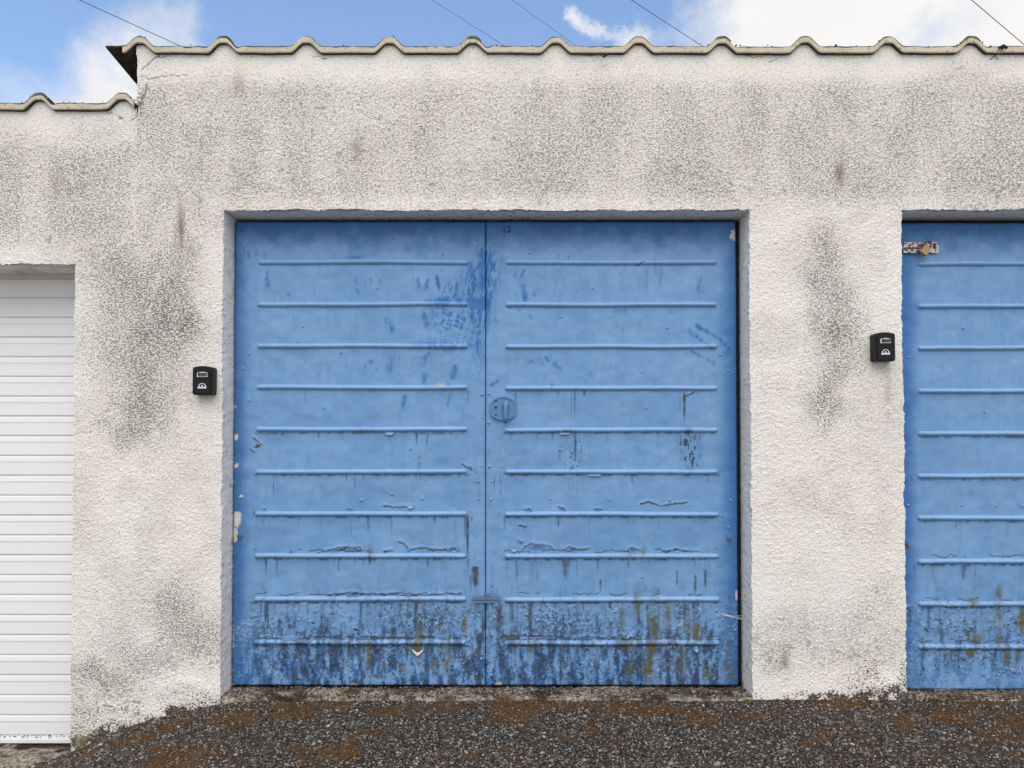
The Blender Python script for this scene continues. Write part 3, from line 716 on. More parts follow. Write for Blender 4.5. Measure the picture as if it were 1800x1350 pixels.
# ------------------------------------------------------------------ blue doors
RIBS_L = [461, 535, 608, 681, 755, 829, 903, 977, 1053, 1129]
RIBS_R2 = [464, 538, 612, 687, 762, 837, 911, 987, 1062, 1137]
rr = np.random.default_rng(21)
DABS = []
for k in range(70): DABS.append((rr.uniform(430, 1280), rr.uniform(410, 690), rr.uniform(-2, 4), rr.uniform(3, 9), rr.uniform(2.0, 4.5), rr.uniform(.25, .7)))
for u, v, du, dv, w, k in ((735, 490, 2, 14, 5, .7), (752, 492, -3, 16, 6, .85), (768, 488, 5, 22, 6, .9), (782, 505, -3, 8, 5, .7), (790, 500, 6, 22, 7, .8), (803, 500, -4, 20, 7, .8), (815, 480, -6, 30, 8, .9), (745, 555, 5, 14, 9, .7),
                             (683, 562, 5, 18, 11, .75), (688, 630, -4, 20, 11, .6), (740, 640, 12, -18, 9, .6), (746, 660, 0, 12, 9, .7), (800, 645, -4, 18, 9, .75), (710, 698, -1, 20, 7, .8), (786, 712, 6, -18, 7, .5),
                             (470, 490, 1, 14, 8, .8), (470, 478, 1, 10, 5, .6), (919, 505, 3, 20, 9, .85), (921, 475, -4, 10, 4, .7), (907, 480, -3, 6, 4, .5), (1230, 495, -2, 24, 9, .6), (1233, 490, -4, 34, 8, .5), (1082, 547, 14, 0, 9, .5),
                             (1225, 573, 45, 26, 6, .9), (1268, 598, 14, 16, 7, .9), (1212, 582, 40, 32, 6, .7), (1215, 617, 38, 20, 4, .8), (948, 630, 3, 8, 7, .7), (960, 628, 3, 6, 5, .7), (975, 640, 8, 6, 8, .7), (930, 637, 5, -2, 5, .6),
                             (864, 677, 10, -6, 5, .7), (625, 493, 2, 5, 5, .6), (651, 490, 2, 5, 5, .6), (667, 492, 1, 4, 4, .6), (628, 510, 3, 6, 5, .6), (640, 495, 3, 3, 4, .5), (652, 636, -2, 4, 5, .7), (643, 642, -2, 3, 4, .6),
                             (1150, 455, 3, 25, 5, .35), (1163, 470, -2, 30, 6, .35), (1137, 475, -2, 34, 6, .35), (820, 700, -10, 40, 6, .3), (560, 640, 0, 20, 9, .25), (520, 660, 0, 10, 12, .25), (917, 425, 1, 14, 6, .5), (430, 435, -3, 20, 8, .5), (437, 440, 0, 12, 4, .6), (450, 440, 0, 8, 4, .6), (466, 445, 0, 8, 4, .5)):
    DABS.append((u, v, du, dv, w, k))
DRIPS = []
for rv in RIBS_L[3:]:
    dens = {681: 7, 755: 16, 829: 22, 903: 26, 977: 30, 1053: 44, 1129: 48}[rv]
    for k in range(dens):
        u = rr.uniform(450, 1262); L = rr.uniform(6, 60) if rv < 1000 else rr.uniform(12, 74)
        if rv < 1000 and rr.random() < .55: L *= .35
        DRIPS.append((u, rv + 5, L, rr.uniform(.8, 2.2) if rv < 1000 else rr.uniform(1.2, 5.5), rr.uniform(.25, .75)))
DRIPS += [(1010, 684, 70, 2.0, .6), (1004, 690, 60, 1.5, .5), (1011, 755, 70, 2.5, .75), (985, 775, 50, 6, .35), (1203, 690, 62, 2.5, .8), (1208, 752, 14, 9, .8), (1195, 692, 40, 1.4, .5), (647, 905, 40, 2, .6), (687, 905, 45, 2, .5), (650, 970, 30, 4, .7),
          (822, 905, 95, 4.0, .75), (836, 995, 50, 6, .85), (828, 1010, 40, 4, .5), (855, 1055, 60, 5, .55), (877, 1062, 60, 7, .6), (994, 983, 45, 8, .65), (940, 985, 55, 14, .35), (1240, 1000, 44, 2.2, .8), (1190, 1003, 35, 2, .7), (1222, 1010, 44, 2.5, .75), (1055, 1018, 30, 2.2, .75)]
OLIVES = [(783, 1150, 7, 36, .95), (737, 1125, 7, 28, .8), (734, 1140, 11, 12, .8), (817, 1102, 5, 20, .85), (647, 1150, 7, 30, .8), (710, 1175, 6, 8, .7), (763, 1165, 5, 14, .6), (653, 965, 4, 12, .6), (733, 1058, 16, 4, .6), (690, 1125, 6, 8, .3),
          (1096, 1095, 6, 24, .7), (1122, 1065, 8, 28, .55), (1150, 1085, 9, 40, .65), (1152, 1112, 8, 16, .9), (1173, 1080, 8, 24, .6), (1222, 1112, 10, 18, .9), (1210, 1100, 10, 22, .5), (932, 1142, 5, 12, .8), (1104, 1134, 14, 7, .8), (1147, 1138, 8, 16, .8), (1140, 1175, 9, 26, .75), (1107, 1178, 7, 14, .6),
          (1283, 1180, 9, 16, .75), (1278, 1150, 6, 22, .5), (1240, 1185, 7, 14, .7), (1200, 1160, 14, 26, .4), (940, 1132, 40, 4, .5), (890, 1118, 8, 6, .5), (1105, 975, 14, 4, .4), (1130, 970, 5, 8, .5)]
OLIVES2 = [(1712, 1060, 9, 8, .8), (1756, 1080, 10, 26, .8), (1757, 1110, 6, 24, .6), (1798, 1090, 8, 24, .9), (1703, 1118, 5, 10, .8), (1720, 1122, 10, 8, .7), (1706, 1148, 10, 8, .95), (1770, 1150, 6, 16, .7), (1790, 1148, 6, 12, .6), (1660, 1145, 6, 10, .5), (1730, 1095, 8, 20, .4), (1757, 1045, 5, 14, .6)]
CRACKS = [[(918, 966), (924, 960), (934, 957), (948, 958), (966, 960), (974, 968)], [(990, 966), (1000, 962), (1020, 968), (1035, 964)], [(1102, 968), (1110, 962), (1122, 968)], [(1165, 970), (1190, 966), (1208, 970)], [(560, 972), (575, 968), (600, 966), (632, 962), (636, 968)], [(590, 963), (612, 962), (634, 968)], [(675, 970), (690, 968)], [(700, 952), (712, 958), (718, 965)], [(718, 969), (738, 963), (756, 965), (775, 968), (800, 964)],
          [(1125, 886), (1140, 883), (1158, 889)], [(1162, 891), (1180, 886), (1208, 884)], [(922, 896), (930, 894), (933, 898)], [(982, 892), (990, 893), (994, 898)], [(1046, 896), (1056, 895)], [(548, 1125), (556, 1120), (585, 1122), (592, 1118)], [(450, 1124), (490, 1122), (500, 1126), (540, 1122)], [(625, 1125), (640, 1120), (700, 1122), (760, 1120)], [(575, 1048), (620, 1042), (650, 1045), (700, 1044)], [(700, 1048), (810, 1044)],
          [(912, 924), (922, 925)], [(911, 950), (918, 955)], [(1010, 1124), (1035, 1120), (1060, 1124), (1085, 1122)], [(1080, 1124), (1090, 1116), (1098, 1124), (1115, 1122)], [(880, 1120), (920, 1116), (960, 1120), (1000, 1122)], [(675, 890), (688, 892), (726, 890)], [(812, 816), (830, 826)], [(445, 770), (455, 778), (448, 786), (460, 782)], [(440, 790), (446, 796)], [(1220, 690), (1200, 700)], [(1120, 468), (1132, 460)]]
def door_fields(u, v, which):
    """paint condition and painted-in shade of the blue doors in measuring coordinates; which = 0 middle pair, 1 right pair"""
    du = 0 if which == 0 else 700.3
    a = u * 0.01 + which * 31.7; b = v * 0.01
    W = fbm(a * 5, b * 5, 4, 401); W2 = fbm(a * 12, b * 3.0, 4, 402); W3 = fbm(a * 34, b * 34, 3, 403); ST = fbm(a * 22, b * 2.4, 4, 404)
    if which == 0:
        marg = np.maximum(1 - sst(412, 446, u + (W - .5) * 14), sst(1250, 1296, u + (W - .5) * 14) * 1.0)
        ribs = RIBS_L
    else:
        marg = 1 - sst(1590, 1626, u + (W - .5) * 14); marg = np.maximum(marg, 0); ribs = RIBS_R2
    fresh_and_shade = marg * 0.85  # less faded blue at the sides, with edge shading put into the colour
    fresh_and_shade = np.maximum(fresh_and_shade, (1 - sst(392, 462, v + (W - .5) * 46 + (W3 - .5) * 10)) * 0.9)  # soft shade of the lintel painted into the blue along the top
    fresh_and_shade = np.maximum(fresh_and_shade, 0.15 * sst(.42, .70, fbm(a * 3.2, b * 1.1, 5, 406)))
    fresh_and_shade = np.maximum(fresh_and_shade, sst(1040, 1165, v) * sst(0.36, 0.58, W2 * .6 + W3 * .4) * (0.85 if which == 0 else .5))
    fresh_and_shade = np.maximum(fresh_and_shade, 0.15 * sst(0.5, 0.75, W2))
    if which == 0:
        scr = fbm(a * 38 + b * 4 + (W - .5) * 6, b * 6, 4, 411)
        cl = np.exp(-((u - 842) / 22) ** 2 - ((v - 505) / 62) ** 2) * 1.25 + 0.75 * np.exp(-((u - 800) / 48) ** 2 - ((v - 560) / 42) ** 2) * sst(.35, .6, fbm((a * 9 + b * 9), b * 22 - a * 12, 3, 412)) + 0.5 * np.exp(-((u - 862) / 22) ** 2 - ((v - 470) / 45) ** 2) \
            + 0.45 * np.exp(-((u - 842) / 10) ** 2 - ((v - 620) / 50) ** 2) + 0.8 * np.exp(-((u - 790) / 40) ** 2 - ((v - 530) / 9) ** 2) + 0.7 * np.exp(-((u - 770) / 56) ** 2 - ((v - 608) / 8) ** 2)
        fresh_and_shade = np.maximum(fresh_and_shade, np.clip(cl * (0.30 + 1.15 * sst(.3, .62, scr)), 0, .95))
        for (x0, y0, dx, dy, w, k) in DABS:
            s = (abs(u - x0 - dx / 2) < abs(dx) / 2 + w * 2 + 4) & (abs(v - y0 - dy / 2) < abs(dy) / 2 + w * 2 + 4)
            if not s.any(): continue
            d, t = seg_dist(u[s], v[s], (x0, y0), (x0 + dx, y0 + dy))
            d = d + (W3[s] - .5) * w * .8
            fresh_and_shade[s] = np.maximum(fresh_and_shade[s], k * .85 * (1 - sst(w * .1, w * 1.05, d)) * (0.35 + 1.0 * sst(.3, .6, scr[s])))
        fresh_and_shade = np.maximum(fresh_and_shade, 0.9 * np.exp(-((u - 625 + (v - 451)) / 17) ** 2 - ((v - 452) / 4.2) ** 2))
    # grime -----------------------------------------------------------
    low = sst(700, 1010, v) * 0.30 + sst(1000, 1070, v) * 0.22 + sst(1062, 1130, v) * 0.28
    if which == 1: low = low * 0.85 - 0.16 * sst(1150, 1190, v)
    inn = 1 - 0.7 * marg
    if which == 0: inn = inn * (1 - 0.35 * np.exp(-((u - 430) / 40) ** 2))
    W4 = fbm(a * 20, b * 9, 4, 405)
    blot = sst(0.62, 0.90, W2 * 0.40 + W4 * 0.55 + low * 0.36) * low * 0.85
    pits = sst(0.62, 0.80, W3 * 0.74 + low * 0.24 + (W2 - .5) * .40) * sst(0.10, 0.6, low) * 0.85
    band = sst(1052, 1066, v) * (1 - sst(1185, 1205, v))
    worm = np.abs(fbm(a * 9.5 + (W3 - .5) * .8, b * 8.5, 3, 421) - 0.5); wormm = (1 - sst(0.008, 0.030, worm)) * band * sst(0.36, 0.56, fbm(a * 4, b * 4, 3, 422))
    wormlight = (sst(0.025, 0.04, worm) * (1 - sst(0.055, 0.095, worm))) * band * sst(0.36, 0.56, fbm(a * 4, b * 4, 3, 422))
    grime = np.maximum.reduce([blot * inn, pits * inn, wormm * 0.85 * inn])
    streaks = sst(0.58, 0.76, ST * .7 + W4 * .3) * sst(1058, 1090, v) * (1 - .75 * sst(1170, 1205, v)) * 0.55 * inn * (.15 + .85 * sst(.4, .65, W)) * .85
    if which == 1: streaks = streaks * .6
    grime = np.maximum(grime, streaks)
    drips = DRIPS if which == 0 else [(d[0] + du, d[1] + 8, d[2] * .8, d[3] * .8, d[4] * .8) for d in DRIPS if d[1] > 830]
    chew = 0.55 + 0.9 * (fbm(a * 30, b * 9, 3, 431))
    for (x0, y0, L, w, k) in drips:
        s = (abs(u - x0) < w * 2.5 + 3) & (v > y0 - 3) & (v < y0 + L + 4)
        if not s.any(): continue
        t = (v[s] - y0) / L; ww = w * (1.1 - .5 * t) * (0.7 + .6 * W3[s])
        dx = u[s] - x0 - (ST[s] - .5) * 3
        m = np.exp(-(dx / np.maximum(ww, .7)) ** 2) * sst(-.03, .06, t) * (1 - sst(.55, 1.02, t)) * chew[s]
        grime[s] = np.maximum(grime[s], np.clip(k * m, 0, .9))
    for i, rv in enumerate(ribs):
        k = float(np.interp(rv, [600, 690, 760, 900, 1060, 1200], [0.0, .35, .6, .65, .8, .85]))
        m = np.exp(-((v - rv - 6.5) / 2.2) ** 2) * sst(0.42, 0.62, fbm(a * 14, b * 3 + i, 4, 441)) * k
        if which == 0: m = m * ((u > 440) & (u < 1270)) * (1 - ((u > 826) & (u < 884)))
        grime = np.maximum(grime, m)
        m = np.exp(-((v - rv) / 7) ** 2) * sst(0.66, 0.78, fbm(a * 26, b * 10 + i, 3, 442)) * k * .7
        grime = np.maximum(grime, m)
    rust = np.zeros(u.shape)
    if which == 0:
        m = np.exp(-((u - 1212 - (v - 790) * .12) / 20) ** 2 - ((v - 790) / 38) ** 2) * sst(.5, .62, fbm(a * 38, b * 16, 3, 451)); grime = np.maximum(grime, np.clip(m * 1.1, 0, .9))
        m = np.exp(-((u - 1012) / 30) ** 2 - ((v - 810) / 60) ** 2) * sst(.56, .68, fbm(a * 40, b * 30, 3, 452)); grime = np.maximum(grime, np.clip(m * .7, 0, .9))
        m = np.exp(-((u - 740) / 90) ** 2 - ((v - 1090) / 26) ** 2) * sst(.5, .62, fbm(a * 34, b * 30, 3, 453)); grime = np.maximum(grime, np.clip(m * .85, 0, .9))
        m = np.exp(-((u - 1000) / 100) ** 2 - ((v - 1095) / 28) ** 2) * sst(.48, .62, fbm(a * 32, b * 26, 3, 454)); grime = np.maximum(grime, np.clip(m * .8, 0, .9))
        m = np.exp(-((u - 850) / 45) ** 2 - ((v - 1120) / 60) ** 2) * sst(.45, .65, W2) * .75; grime = np.maximum(grime, m)
        for cu, cv, ru, rv_, k in ((878, 1075, 7, 16, .7), (737, 812, 3, 10, .7), (990, 758, 18, 3, .8), (640, 757, 22, 3, .6), (920, 832, 40, 3, .5), (960, 1118, 60, 5, .4), (527, 1150, 10, 24, .5), (1262, 1190, 6, 10, .6), (1208, 1190, 8, 10, .6), (1180, 1150, 22, 30, .35)):
            rust = np.maximum(rust, k * np.exp(-((u - cu) / ru) ** 2 - ((v - cv) / rv_) ** 2) * sst(.3, .55, W3))
    cr = np.zeros(u.shape); step = np.zeros(u.shape)
    if which == 0:
        wob = (vn(a * 22, b * 22, 461) - .5) * 5
        for pts in CRACKS:
            p = np.array(pts); s = (u > p[:, 0].min() - 9) & (u < p[:, 0].max() + 9) & (v > p[:, 1].min() - 9) & (v < p[:, 1].max() + 9)
            if not s.any(): continue
            cr[s] = np.maximum(cr[s], poly_stroke(u[s] + wob[s] * .4, v[s] + wob[s] * .6, pts, 1.5))
            step[s] = np.maximum(step[s], poly_stroke(u[s] + wob[s] * .4, v[s] + wob[s] * .6 + 2.6, pts, 3.2))
    rv_arr = np.array(ribs)
    for i, rv in enumerate(ribs[7:] if which == 0 else ribs[7:]):   # paint edges curling just over the lower ribs
        l = rv - 8.5 + (fbm(a * 7, b * 0 + i * 3.1, 3, 471) - .5) * 9
        on = sst(.42, .5, fbm(a * 5, b * 0 + i * 7.7, 2, 472))
        if which == 0: on = on * ((u > 445) & (u < 1262)) * (1 - ((u > 822) & (u < 886)))
        else: on = on * (u > 1612)
        cr = np.maximum(cr, on * (1 - sst(.6, 1.6, abs(v - l)))); step = np.maximum(step, on * np.exp(-((v - l - 2.5) / 2.0) ** 2))
    grime = np.maximum(grime, cr * .8)
    olive = np.zeros(u.shape)
    for cu, cv, ru, rv_, k in (OLIVES if which == 0 else OLIVES2):
        s = (abs(u - cu) < ru * 2.5) & (abs(v - cv) < rv_ * 2.5)
        if s.any():
            e = np.exp(-np.abs((u[s] - cu + (W[s] - .5) * 10) / ru) ** 2.4 - np.abs((v[s] - cv) / rv_) ** 2.4)
            olive[s] = np.maximum(olive[s], k * e * (0.35 + .9 * sst(.3, .62, W3[s] * .5 + W2[s] * .5)))
    chip = np.zeros(u.shape)
    if which == 0:
        for cu, cv, ru, rv_ in ((415, 912, 9, 15), (412, 944, 6, 9), (413, 935, 5, 8), (415, 768, 4, 6), (416, 818, 4, 4), (424, 872, 4, 2.5), (1290, 413, 7, 10), (1296, 1046, 4, 9), (412, 715, 3, 3), (877, 1204, 7, 4), (622, 1204, 9, 2.5), (775, 675, 7, 3.5), (1150, 1204.5, 20, 1.2), (590, 977, 0, 0)):
            if ru == 0: continue
            e = ((u - cu) / ru) ** 2 + ((v - cv) / rv_) ** 2 + (W3 - .5) * 1.3; chip = np.maximum(chip, 1 - sst(.75, 1.05, e))
        chip = np.maximum(chip, (1 - sst(409, 412.5, u)) * sst(.58, .64, fbm(a * 3, b * 18, 3, 481)))
    chalk_and_highlight = np.clip(wormlight * .75 + 0.5 * step * .7 + 0.35 * sst(.62, .8, fbm(a * 3, b * 9, 3, 491)) * sst(1030, 1100, v), 0, 1)
    h = (W - .5) * 0.0035 + (fbm(a * 1.2, b * 1.2, 2, 495) - .5) * 0.007 + (fbm(a * 3.5, b * 4, 2, 497) - .5) * 0.004
    h = h + step * 0.0014 - cr * 0.0012 - chip * 0.001 + wormlight * 0.0026 - wormm * 0.0008 - 0.0012 * pits
    h = h + sst(.62, .8, fbm(a * 14, b * 12, 3, 496)) * band * 0.002
    return dict(fresh_and_shade=np.clip(fresh_and_shade, 0, 1), grime=0.90 * sst(0.06, 0.92, np.clip(grime, 0, 1)), olive=np.clip(olive, 0, .95), rust=np.clip(rust, 0, .9), chip=chip, chalk_and_highlight=chalk_and_highlight), h

def leaf_mesh(x0, x1, z0, z1, which, step, thick=0.034, Y=YD):
    nx, nz = int((x1 - x0) / step) + 1, int((z1 - z0) / step) + 1
    xs, zs = np.linspace(x0, x1, nx), np.linspace(z0, z1, nz)
    X, Z, F = grid(xs, zs); u, v = uv_of(X, Z, Y)
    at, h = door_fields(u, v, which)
    e = np.minimum(np.minimum(X - x0, x1 - X), np.minimum(Z - z0, z1 - Z))
    Yv = Y - h + 0.004 * (1 - sst(0, 0.006, e))
    V = np.stack([X, Yv, Z], -1)
    # returned edges and back
    i = np.arange(nx * nz).reshape(nz, nx); ring = np.concatenate([i[0, :], i[1:, -1], i[-1, -2::-1], i[-2:0:-1, 0]])
    B = V[ring].copy(); B[:, 1] = Y + thick; b0 = len(V); n = len(ring); bi = b0 + np.arange(n)
    E = np.stack([ring, bi, np.roll(bi, -1), np.roll(ring, -1)], -1)
    V = np.concatenate([V, B]); F = np.concatenate([F, E])
    c = [b0, b0 + nx - 1, b0 + nx - 1 + nz - 1, b0 + nx - 1 + nz - 1 + nx - 1]
    F = np.concatenate([F, np.array([[c[0], c[3], c[2], c[1]]])])
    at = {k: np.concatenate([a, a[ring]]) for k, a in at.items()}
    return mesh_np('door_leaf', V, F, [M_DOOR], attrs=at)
def rib_mesh(xa, xb, zc, which, seed, Y=YD, half=0.0140, out=0.0115):
    n = int((xb - xa) / 0.005); xs = np.linspace(xa, xb, n); m = 11
    ph = np.linspace(-1, 1, m)
    d = np.minimum(xs - xa, xb - xs); endk = np.sqrt(np.clip(1 - (1 - np.clip(d / 0.014, 0, 1)) ** 2, 0, 1)) * 0.97 + 0.03
    X = np.repeat(xs[None], m, 0)
    wob = (fbm(xs * 3, xs * 0 + seed, 2, 501) - .5) * 0.005; outv = out * (0.78 + 0.44 * fbm(xs * 5, xs * 0 + seed, 3, 502))
    Z = zc + wob[None] + ph[:, None] * half * (0.35 + .65 * endk[None])
    pr = np.cos(ph * math.pi / 2) ** 0.75
    Yv = Y + 0.0045 - (outv[None] + 0.0045) * pr[:, None] * endk[None]
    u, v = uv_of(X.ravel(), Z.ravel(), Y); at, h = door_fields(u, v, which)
    at['fresh_and_shade'] = at['fresh_and_shade'] * .7; at['chalk_and_highlight'] = np.maximum(at['chalk_and_highlight'], 0.42 * (1 - at['fresh_and_shade'])); at['grime'] = at['grime'] * np.where(ph < 0, .9, .45 + .3 * (zc < .45)).repeat(n)  # whole rib painted paler so its colour carries the highlight
    i = np.arange(n * m).reshape(m, n); F = np.stack([i[:-1, :-1], i[:-1, 1:], i[1:, 1:], i[1:, :-1]], -1).reshape(-1, 4)
    return mesh_np('rib', np.stack([X.ravel(), Yv.ravel() - h * .9, Z.ravel()], -1), F, [M_DOOR], attrs=at)
def dome_mesh(name, r, hgt, material, seg=10):
    V = [(0, -hgt, 0)]; F = []
    for k, (f, hh) in enumerate(((.5, .86), (.86, .5), (1, 0), (1, -.4))):
        for s in range(seg): V.append((r * f * math.cos(2 * math.pi * s / seg), -hgt * hh, r * f * math.sin(2 * math.pi * s / seg)))
    me = bpy.data.meshes.new(name)
    for s in range(seg):
        F.append((0, 1 + (s + 1) % seg, 1 + s))
        for k in range(3): a = 1 + k * seg; F.append((a + s, a + (s + 1) % seg, a + seg + (s + 1) % seg, a + seg + s))
    me.from_pydata(V, [], F); me.update(); me.materials.append(material)
    me.polygons.foreach_set('use_smooth', [True] * len(me.polygons)); return me
RIVET = dome_mesh('rivet', 0.0062, 0.0055, M_DOOR)
def surf(u, v, which=0):
    """point on the painted face of a leaf"""
    x, z = px(u, v, YD); a, h = door_fields(np.array([float(u)]), np.array([float(v)]), which)
    return x, YD - float(h[0]), z
def flake(parent, u, v, w, hgt, ang, material, curl, seed, which=0):
    """a lifted, curling scrap of paint"""
    r = random.Random(seed); n = 6; x, y, z = surf(u, v, which); V = []; F = []
    for j in range(n + 1):
        t = j / n; wid = (0.25 + .75 * math.sin(math.pi * (0.15 + .75 * t))) * (1 + r.uniform(-.2, .2))
        for s in (-1, 0, 1):
            a = (t - .5) * w; b = s * hgt * .5 * wid + r.uniform(-.1, .1) * hgt
            V.append((a * math.cos(ang) - b * math.sin(ang), -0.0012 - curl * (.5 + .5 * s) ** 1.5 * math.sin(math.pi * t) - 0.0004, a * math.sin(ang) + b * math.cos(ang)))
    for j in range(n):
        for s in range(2): q = j * 3 + s; F.append((q, q + 3, q + 4, q + 1))
    m = len(V); V += [(a, b + 0.0012, c) for a, b, c in V]
    F += [(a + m, d + m, c + m, b + m) for a, b, c, d in list(F)]
    me = bpy.data.meshes.new('paint_flake'); me.from_pydata(V, [], F); me.update(); me.materials.append(material)
    o = link('paint_flake', me, parent); o.location = (x, y - 0.0022, z); return o

def frame_around(parent, xa, xb, zt, zb, Y0, Y1, wl, wr, wt):
    bm = bmesh.new()
    add_box(bm, xa, xa + wl, Y0, Y1, zb, zt); add_box(bm, xb - wr, xb, Y0, Y1, zb, zt); add_box(bm, xa + wl + .001, xb - wr - .001, Y0, Y1, zt - wt, zt)
    return bm_obj('door_frame', bm, M_FRAME, parent)
# ---- middle pair
ZT, ZB = pxz(389.5, YD), pxz(1205, YD)
XSEAM, XLF, XRF = pxx(853.5, 800, YD), pxx(411, 800, YD), pxx(1295.5, 800, YD)
door = thing('garage_door', 'blue ribbed metal double garage doors with peeling paint, whole pair in the middle opening', 'garage door', (XSEAM, YD, ZB))
D0 = door.location.copy()
frame_around(door, XA + .012 - D0.x, XB + 0.0 - D0.x, ZM - .006 - D0.z, -0.02 - D0.z, .028, .09, .03, .06, .05).location = (0, 0, 0)
bm = bmesh.new(); add_box(bm, XA - D0.x + .02, XB - D0.x - .02, .092, .11, -.03, ZM - D0.z - .01); bm_obj('backing_board', bm, M_FRAME, door)
def put(name, me, parent):   # mesh made in world coordinates under a parent that has a location
    o = link(name, me, parent); off = Vector((0, 0, 0)); p = parent
    while p is not None: off += p.location; p = p.parent
    o.location = -off; return o
leafL = put('door_leaf', leaf_mesh(XLF, XSEAM - 0.0016, ZB, ZT, 0, 0.0041), door)
leafR = put('door_leaf', leaf_mesh(XSEAM + 0.0016, XRF, ZB, ZT, 0, 0.0041), door)
for k, v in enumerate(RIBS_L):
    f = k / 9
    for leaf, ua, ub, dv in ((leafL, 453 - 8 * f, 824 - 4 * f, 0), (leafR, 888 - 3 * f, 1260 + 6 * f, 1)):
        me = rib_mesh(pxx(ua, v, YD), pxx(ub, v, YD), pxz(v + dv, YD), 0, k + dv * 40); o = link('rib', me, leaf)
def rivets_w(leaf, pts, which=0):
    for u, v in pts:
        o = link('rivet', RIVET, leaf); o.location = surf(u, v, which); s = random.uniform(.8, 1.15); o.scale = (s, s, s)
rivets_w(leafL, [(827, 434), (847, 434), (827, 819), (847, 819), (841, 846), (841, 877), (825, 1157), (846, 1158), (838, 1185), (778, 446), (664, 507), (533, 574), (438, 622), (428, 648), (570, 717), (438, 704), (722, 789), (636, 879), (742, 877), (466, 893), (848, 693), (848, 733), (689, 868), (600, 620)])
rivets_w(leafR, [(862, 434), (882, 434), (930, 445), (860, 820), (882, 820), (865, 846), (863, 878), (862, 1162), (864, 1186), (1042, 507), (985, 557), (1173, 576), (1266, 624), (1280, 651), (1136, 717), (984, 790), (967, 877), (1071, 878), (1177, 879), (1284, 879), (1129, 654), (1280, 926), (1129, 1014), (1224, 1138)])
for q, (leaf, u, v, w, h, a, c, mt) in enumerate((
        (leafL, 775, 675, .040, .010, .05, .006, M_FLAKE), (leafL, 620, 965, .055, .012, 0, .006, M_DOOR), (leafL, 590, 966, .030, .012, .1, .008, M_DOOR), (leafL, 512, 970, .016, .010, .3, .006, M_DOOR),
        (leafL, 560, 1122, .050, .010, .1, .007, M_DOOR), (leafL, 640, 1121, .05, .010, 0, .006, M_DOOR), (leafL, 615, 895, .032, .006, 0, .006, M_DOOR), (leafL, 466, 895, .016, .007, 0, .006, M_DOOR), (leafL, 685, 762, .04, .014, 3.14, .008, M_DOOR),
        (leafL, 722, 891, .03, .012, 3.14, .007, M_DOOR), (leafL, 780, 1122, .04, .009, 0, .006, M_DOOR), (leafL, 620, 1046, .06, .009, 0, .005, M_DOOR),
        (leafR, 903, 967, .028, .010, 3.14, .007, M_DOOR), (leafR, 945, 962, .09, .014, 0, .007, M_DOOR), (leafR, 1006, 967, .05, .008, 0, .005, M_DOOR), (leafR, 1112, 967, .036, .010, 0, .006, M_DOOR), (leafR, 988, 895, .03, .009, -.2, .006, M_DOOR),
        (leafR, 930, 896, .022, .008, 0, .006, M_DOOR), (leafR, 1050, 896, .02, .006, 0, .006, M_DOOR), (leafR, 1025, 1120, .07, .010, 0, .007, M_DOOR), (leafR, 1090, 1118, .04, .016, .1, .010, M_DOOR), (leafR, 960, 1120, .08, .010, 0, .006, M_DOOR), (leafR, 915, 953, .024, .008, -.6, .008, M_DOOR), (leafR, 923, 926, .02, .006, .2, .008, M_DOOR),
        (leafR, 992, 762, .05, .010, 3.14, .006, M_DOOR), (leafR, 1045, 835, .06, .010, 3.14, .005, M_DOOR), (leafR, 1224, 1142, .018, .014, 3.14, .008, M_DOOR), (leafR, 1090, 1192, .02, .010, .5, .006, M_DOOR))):
    o = flake(leaf, u, v, w, h, a, mt, c, q)
x_, y_, z_ = surf(734, 1146)      # the bare V-shaped scrap hanging off the left leaf
bm = bmesh.new(); k_ = 1 / 420.0
add_prism(bm, [(x_ + a * k_, z_ - b * k_) for a, b in ((-11, -6), (-8, -1), (-3, 4), (0, 7), (3, 4), (9, -1), (11, -5), (6, -2), (3, 0), (0, 1), (-4, -1), (-7, -3))], y_ - .011, y_ - .008)
for v_ in bm.verts:
    v_.co.y += .9 * abs(v_.co.z - (z_ - 5 * k_)) * .45
bm_obj('paint_flake', bm, M_FLAKE, leafL)
# lock plate, latch handle
def local(u, v, y=YD): x, z = px(u, v, y); return Vector((x - D0.x, y - D0.y, z - D0.z))
c = local(884.5, 718)
bm = bmesh.new(); pts = []
for k in range(40):
    a = 2 * math.pi * k / 40; x = 0.061 * math.cos(a); z = 0.0515 * math.sin(a); x = max(min(x, .056), -.0545); pts.append((c.x + x, c.z + z))
add_prism(bm, pts, -0.011, 0.004); plate = bm_obj('lock_plate', bm, M_HARD, door, smooth=False, bevel=0.003)
bm = bmesh.new(); m_ = len(pts)
for k in range(m_):
    (xa_, za_), (xb_, zb_) = pts[k], pts[(k + 1) % m_]; f = .90
    add_prism(bm, [(xa_, za_), (xb_, zb_), (c.x + (xb_ - c.x) * f, c.z + (zb_ - c.z) * f), (c.x + (xa_ - c.x) * f, c.z + (za_ - c.z) * f)], -0.0145, -0.006)
bm_obj('plate_rim', bm, M_HARD, plate)
for u, v, r in ((872, 705, .0045), (872, 729, .0045)):
    q = local(u, v); o = link('screw', dome_mesh('screw', r, .003, M_STEELD), plate); o.location = (q.x, -0.0112, q.z)
q = local(871.5, 716)
bm = bmesh.new(); add_tube(bm, [(q.x, -0.008, q.z), (q.x, -0.0135, q.z)], .0095, 16); bm_obj('lock_cylinder', bm, M_BOLT, plate, bevel=.001)
bm = bmesh.new(); add_tube(bm, [(q.x, -.0125, q.z), (q.x, -.0145, q.z)], .0052, 12); bm_obj('keyhole', bm, M_DARK, plate)
q = local(889, 721); bm = bmesh.new()
